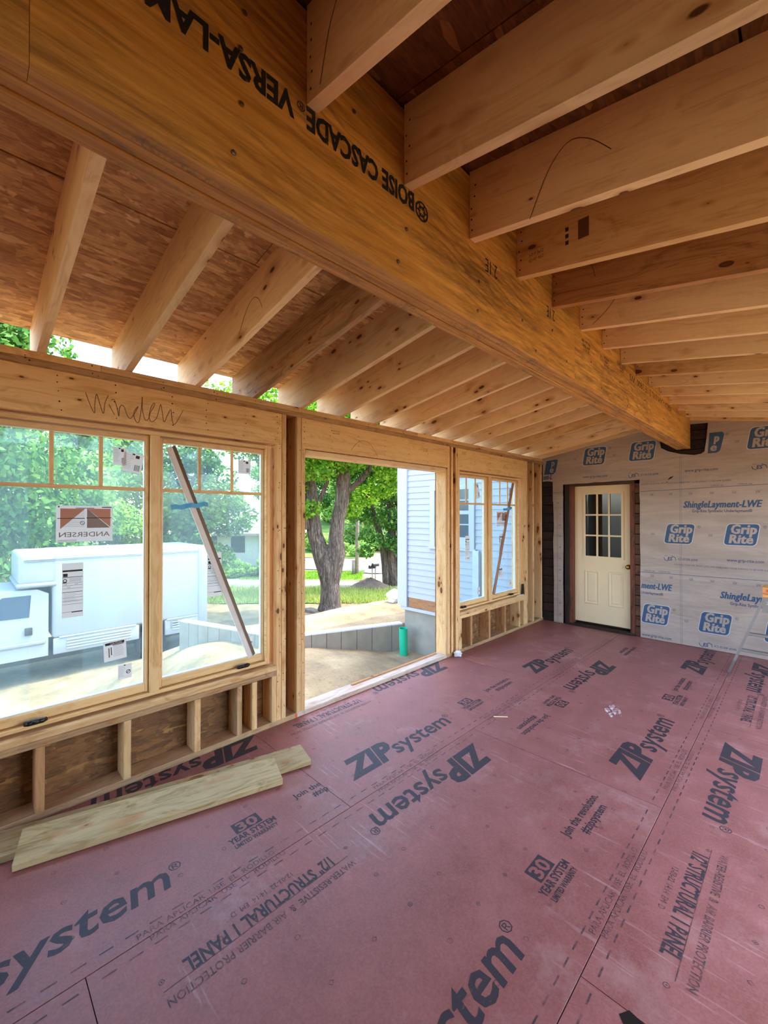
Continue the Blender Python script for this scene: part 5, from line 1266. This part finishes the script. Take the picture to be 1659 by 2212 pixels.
Bl = [(*T2(l, z, d), r) for l, z, r, d in ((-1.6, 1.9, 1.0, 0), (-.6, 1.6, .9, .5), (.4, 1.4, .9, -.6), (1.5, 1.2, 1.0, -.5), (-1.9, 3.2, 1.2, 0), (-.5, 3.3, 1.2, .6), (.8, 3.0, 1.2, -.4), (2.2, 3, 1.4, 0), (-2.6, 4.6, 1.4, .5), (-1, 5, 1.6, 0), (.8, 5, 1.7, 0), (2.4, 5.2, 1.6, 0), (0, 6.8, 1.8, 0), (-2, 6.6, 1.5, 0), (-.9, .5, .6, -.8), (.1, .2, .6, -.9), (1.0, .0, .8, -.9), (-1.0, -.4, .5, -.6))]
Bl = [(x - x2, y - y2, z - z2, r) for x, y, z, r in Bl]
put(stuff(bpy.data.objects.new('foliage', crown_mesh('foliage', Bl, 20000, .2, MAT['leaf_dark'], 6))), t2, Matrix.Translation((x2, y2, z2)))

# belt of trees behind the truck and beyond the road: four shapes, copied
shapes = []
for k, (mt, sd) in enumerate(((MAT['leaf_dark'], 21), (MAT['leaf_light'], 22), (MAT['leaf_dark'], 23), (MAT['leaf_light'], 24))):
    bl = lumps(0, 0, 4.6, 2.3, 4.2, 30, 1.0, 1.6, sd) + [(0, 0, 8.4, 1.6)]
    shapes.append(crown_mesh('foliage', bl, 16000, .26, mt, sd))
tv, tf = tube([(0, 0, -.4), (.05, 0, 2), (-.05, .1, 5), (0, 0, 8)], [.30, .24, .18, .08], 8)
tm = bpy.data.meshes.new('trunk'); tm.from_pydata([tuple(q) for q in tv], [], tf); tm.materials.append(MAT['bark'])
KIND = ('dense dark green tree', 'loose light green tree', 'dark bushy tree', 'pale feathery tree')
def bgtree(x, y, s, k, where, zs=1.0):
    z = float(gz_(x, y)) - .15
    e = tag(empty('broadleaf_tree', (x, y, z)), KIND[k] + ' ' + where, 'tree', 'belt of trees outside')
    for me, nm in ((shapes[k], 'foliage'), (tm, 'trunk')):
        o = bpy.data.objects.new(nm, me); Mx = Matrix.Translation((x, y, z)) @ Matrix.Rotation(rg.uniform(0, 6.28), 4, 'Z') @ Matrix.Diagonal((s, s, s * zs, 1)); put(o, e, Mx)
        if nm == 'foliage': stuff(o)
WH = 'behind the truck'
lst = [(-18.5, -6.2, 1.0, 3, 'at the very left edge of the near window', 1.35), (-18.6, .7, 1.0, 0, 'standing closest behind the truck cab', 1.25), (-18.4, 7.6, .92, 2, 'standing closest behind the rear of the truck box', .9),
       (-25.8, -9.6, 1.05, 2, 'in the second row, far left of the truck', 1.6), (-25.6, -2.4, 1.05, 1, 'in the second row, above the truck cab', 1.45), (-25.9, 4.6, 1.0, 1, 'in the second row, above the middle of the truck box', 1.15), (-27.2, 10.9, .72, 3, 'in the second row, between the truck and the pale roof', .85),
       (-33.5, .8, 1.05, 0, 'in the third row behind the truck', 1.35), (-33.6, 8.2, 1.05, 2, 'in the third row, left of the far house', 1.15), (-33.4, -6.6, 1.05, 3, 'in the third row, leftmost', 1.6)]
for a in lst: bgtree(*a)
for D_, L_, s, k, wh, zs in ((45, -10.5, 1.05, 0, 'beyond the road, well left of the big maple', 1.0), (46, -3.3, 1.05, 1, 'beyond the road, behind the forked maple', 1.0), (47, 4.4, 1.05, 2, 'beyond the road, right of the side road', 1.0), (54.5, -14, 1.1, 1, 'on the hill behind the far house', 1.0), (55, -6.8, 1.1, 2, 'on the hill, left of the forked maple', 1.05),
                             (55.5, .8, 1.1, 0, 'on the hill at the end of the side road', 1.05), (56, 8.4, 1.1, 3, 'on the hill behind the white wing corner', 1.05), (65, -3.0, 1.2, 3, 'on the skyline behind the forked maple', 1.2), (65.5, 5.4, 1.2, 2, 'on the skyline right of the pole', 1.2), (64.5, -11.5, 1.2, 0, 'on the skyline left of the maple', 1.2)):
    q = dl(D_, L_); bgtree(q[0], q[1], s, k, wh, zs)
# low bushes beyond the road
bushm = crown_mesh('foliage', lumps(0, 0, .9, 1.3, .7, 10, .5, .9, 31), 3500, .24, MAT['leaf_light'], 31)
for i, (D_, L_, s, wh) in enumerate(((39.3, -4.6, .85, 'left of the utility pole, behind the left stem'), (39.6, -2.2, .8, 'right behind the utility pole'), (42.5, -.4, .8, 'right of the utility pole, beyond the side road'), (42, -6.6, .95, 'left of the forked maple'), (27.6, -8.0, .6, 'below the far house, on its right'), (27.3, -9.6, .6, 'below the far house, on its left'))):
    x, y = dl(D_, L_); o = bpy.data.objects.new('roadside_bush', bushm); put(o, None, Matrix.Translation((x, y, float(gz_(x, y)))) @ Matrix.Diagonal((s, s, s, 1)) @ Matrix.Rotation(i * 1.3, 4, 'Z')); tag(o, 'pale green roadside bush ' + wh, 'bush', 'bushes beyond the road')

# ------------------------------------------------------------------ utility pole, wires, mailboxes, mound, bag, stone, far house
x, y = dl(28.5, -1.85); z = float(gz_(x, y))
po = tag(empty('utility_pole', (x, y, z)), 'grey utility pole beside the road between the tree trunks', 'pole')
v, f = tube([(x, y, z - .3), (x + .05, y + .05, z + 4.5), (x + .1, y + .1, z + 9)], [.13, .12, .10], 10); make('pole', v, f, MAT['galv'], po, smooth=True)
v, f = tube([(x - .16, y - .12, z - .2), (x - .15, y - .11, z + 1.0)], .14, 10); make('pole_sleeve', v, f, MAT['galv'], po, smooth=True)
v, f = tube([(x, y, z + 3.2), (x + .75, y + .75, z + 3.7)], .03, 6); make('lamp_arm', v, f, MAT['alu'], po)
for i, (h, dz) in enumerate(((2.7, .2), (2.9, .1), (3.15, .25), (3.4, .2))):
    a = np.array(dl(28.5, -14)); b = np.array(dl(28.5, 12)); P = []
    for t in np.linspace(0, 1, 13): q = a + (b - a) * t; P.append((q[0], q[1], z + h - .5 * (1 - (2 * t - 1) ** 2) * 0 + dz * (2 * t - 1) ** 2))
    v, f = tube(P, .012, 5); o = make('overhead_wire', v, f, MAT['wire']); tag(o, ('lowest', 'second lowest', 'second highest', 'highest')[i] + ' of the overhead wires across the utility pole', 'wire', 'overhead wires')
for L_, nm, hh in ((-.68, 'left', .95), (-.50, 'right', 1.08)):
    x, y = dl(24.3, L_); z = float(gz_(x, y)); m = tag(empty('mailbox', (x, y, z)), 'dark ' + ('lower' if nm == 'left' else 'taller') + ' roadside mailbox on a thin post', 'mailbox', 'roadside mailboxes')
    v, f = tube([(x, y, z), (x, y, z + hh)], .025, 6); make('post', v, f, MAT['galv'], m)
    pr = [(-.09, 0), (.09, 0)] + [(.09 * math.cos(t), .1 + .09 * math.sin(t)) for t in np.linspace(0, math.pi, 7)]
    v, f = prism(pr, -.22, .22); make('box', v, f, MAT['mail'], m, (x, y, z + hh))
x, y = dl(23.0, -.75); z = float(gz_(x, y)); V, F = [], []
nr, na = 12, 36; r2 = random.Random(4)
for i in range(nr + 1):
    for k in range(na):
        t = i / nr; a = 2 * math.pi * k / na; V.append((1.35 * t * math.cos(a) * (1 + r2.uniform(-.05, .05)), .8 * t * math.sin(a), (.62 * (1 - t) ** .8) * (1 + r2.uniform(-.12, .12)) - .04))
for i in range(nr):
    for k in range(na): F.append((i * na + k, i * na + (k + 1) % na, (i + 1) * na + (k + 1) % na, (i + 1) * na + k))
o = make('soil_mound', V, F, MAT['soil'], M=Matrix.Translation((x, y, z)) @ Matrix.Rotation(R(45), 4, 'Z'), smooth=True); tag(o, 'dark mound of soil in the grass below the mailboxes', 'mound')
def blob(name, loc, r, sc, mat, amp, seed, label, cat):
    bm = bmesh.new(); bmesh.ops.create_icosphere(bm, subdivisions=3, radius=r); q = random.Random(seed)
    ph = [q.uniform(0, 6) for _ in range(6)]
    for v in bm.verts:
        k = 1 + amp * (math.sin(v.co.x / r * 3 + ph[0]) * math.sin(v.co.y / r * 4 + ph[1]) + .5 * math.sin(v.co.z / r * 6 + ph[2])) + q.uniform(-.05, .05)
        v.co = Vector((v.co.x * sc[0], v.co.y * sc[1], v.co.z * sc[2])) * k
    me = bpy.data.meshes.new(name); bm.to_mesh(me); bm.free(); me.materials.append(mat)
    return tag(put(bpy.data.objects.new(name, me), None, Matrix.Translation(loc)), label, cat)
x, y = dl(11.0, .33); blob('plastic_bag', (x, y, float(gz_(x, y)) + .12), .22, (1.3, 1, .8), MAT['white_pl'], .25, 2, 'crumpled white plastic bag on the sand by the wing corner', 'bag')
x, y = dl(17.6, -3.05); blob('field_stone', (x, y, float(gz_(x, y)) + .05), .25, (1.6, .9, .5), MAT['stone'], .15, 5, 'flat grey stone left of the maple trunk foot', 'stone')
hx, hy = dl(36, -11.6); hz_ = float(gz_(hx, hy))
fh = tag(empty('far_house', (hx, hy, hz_)), 'distant house with a pale roof and brick chimney seen past the metal strip', 'house')
rot = Matrix.Translation((hx, hy, hz_)) @ Matrix.Rotation(R(45), 4, 'Z')
make('wall', *box_vf(-4, 4, -3, 3, -.5, 2.7), MAT['far_wall_paint'], fh, M=rot)
v = [(-4.4, -3.5, 2.5), (4.4, -3.5, 2.5), (4.4, 0, 4.9), (-4.4, 0, 4.9), (4.4, 3.5, 2.5), (-4.4, 3.5, 2.5), (-4.4, -3.5, 2.35), (4.4, -3.5, 2.35), (4.4, 3.5, 2.35), (-4.4, 3.5, 2.35)]
make('roof', v, [(0, 1, 2, 3), (3, 2, 4, 5), (0, 6, 7, 1), (5, 4, 8, 9), (6, 9, 8, 7), (0, 3, 5, 9, 6), (1, 7, 8, 4, 2)], MAT['roof_far'], fh, M=rot)
make('chimney', *box_vf(-1.0, -.3, -.4, .4, 4.0, 5.9), MAT['brick'], fh, M=rot); make('chimney_cap', *box_vf(-1.1, -.2, -.5, .5, 5.9, 6.05), MAT['siding_trim'], fh, M=rot)
for xx in (-2.6, -.4, 1.8): make('window', *box_vf(xx, xx + 1.1, -3.03, -3.0, 1.0, 2.3), MAT['dark_pane'], fh, M=rot)
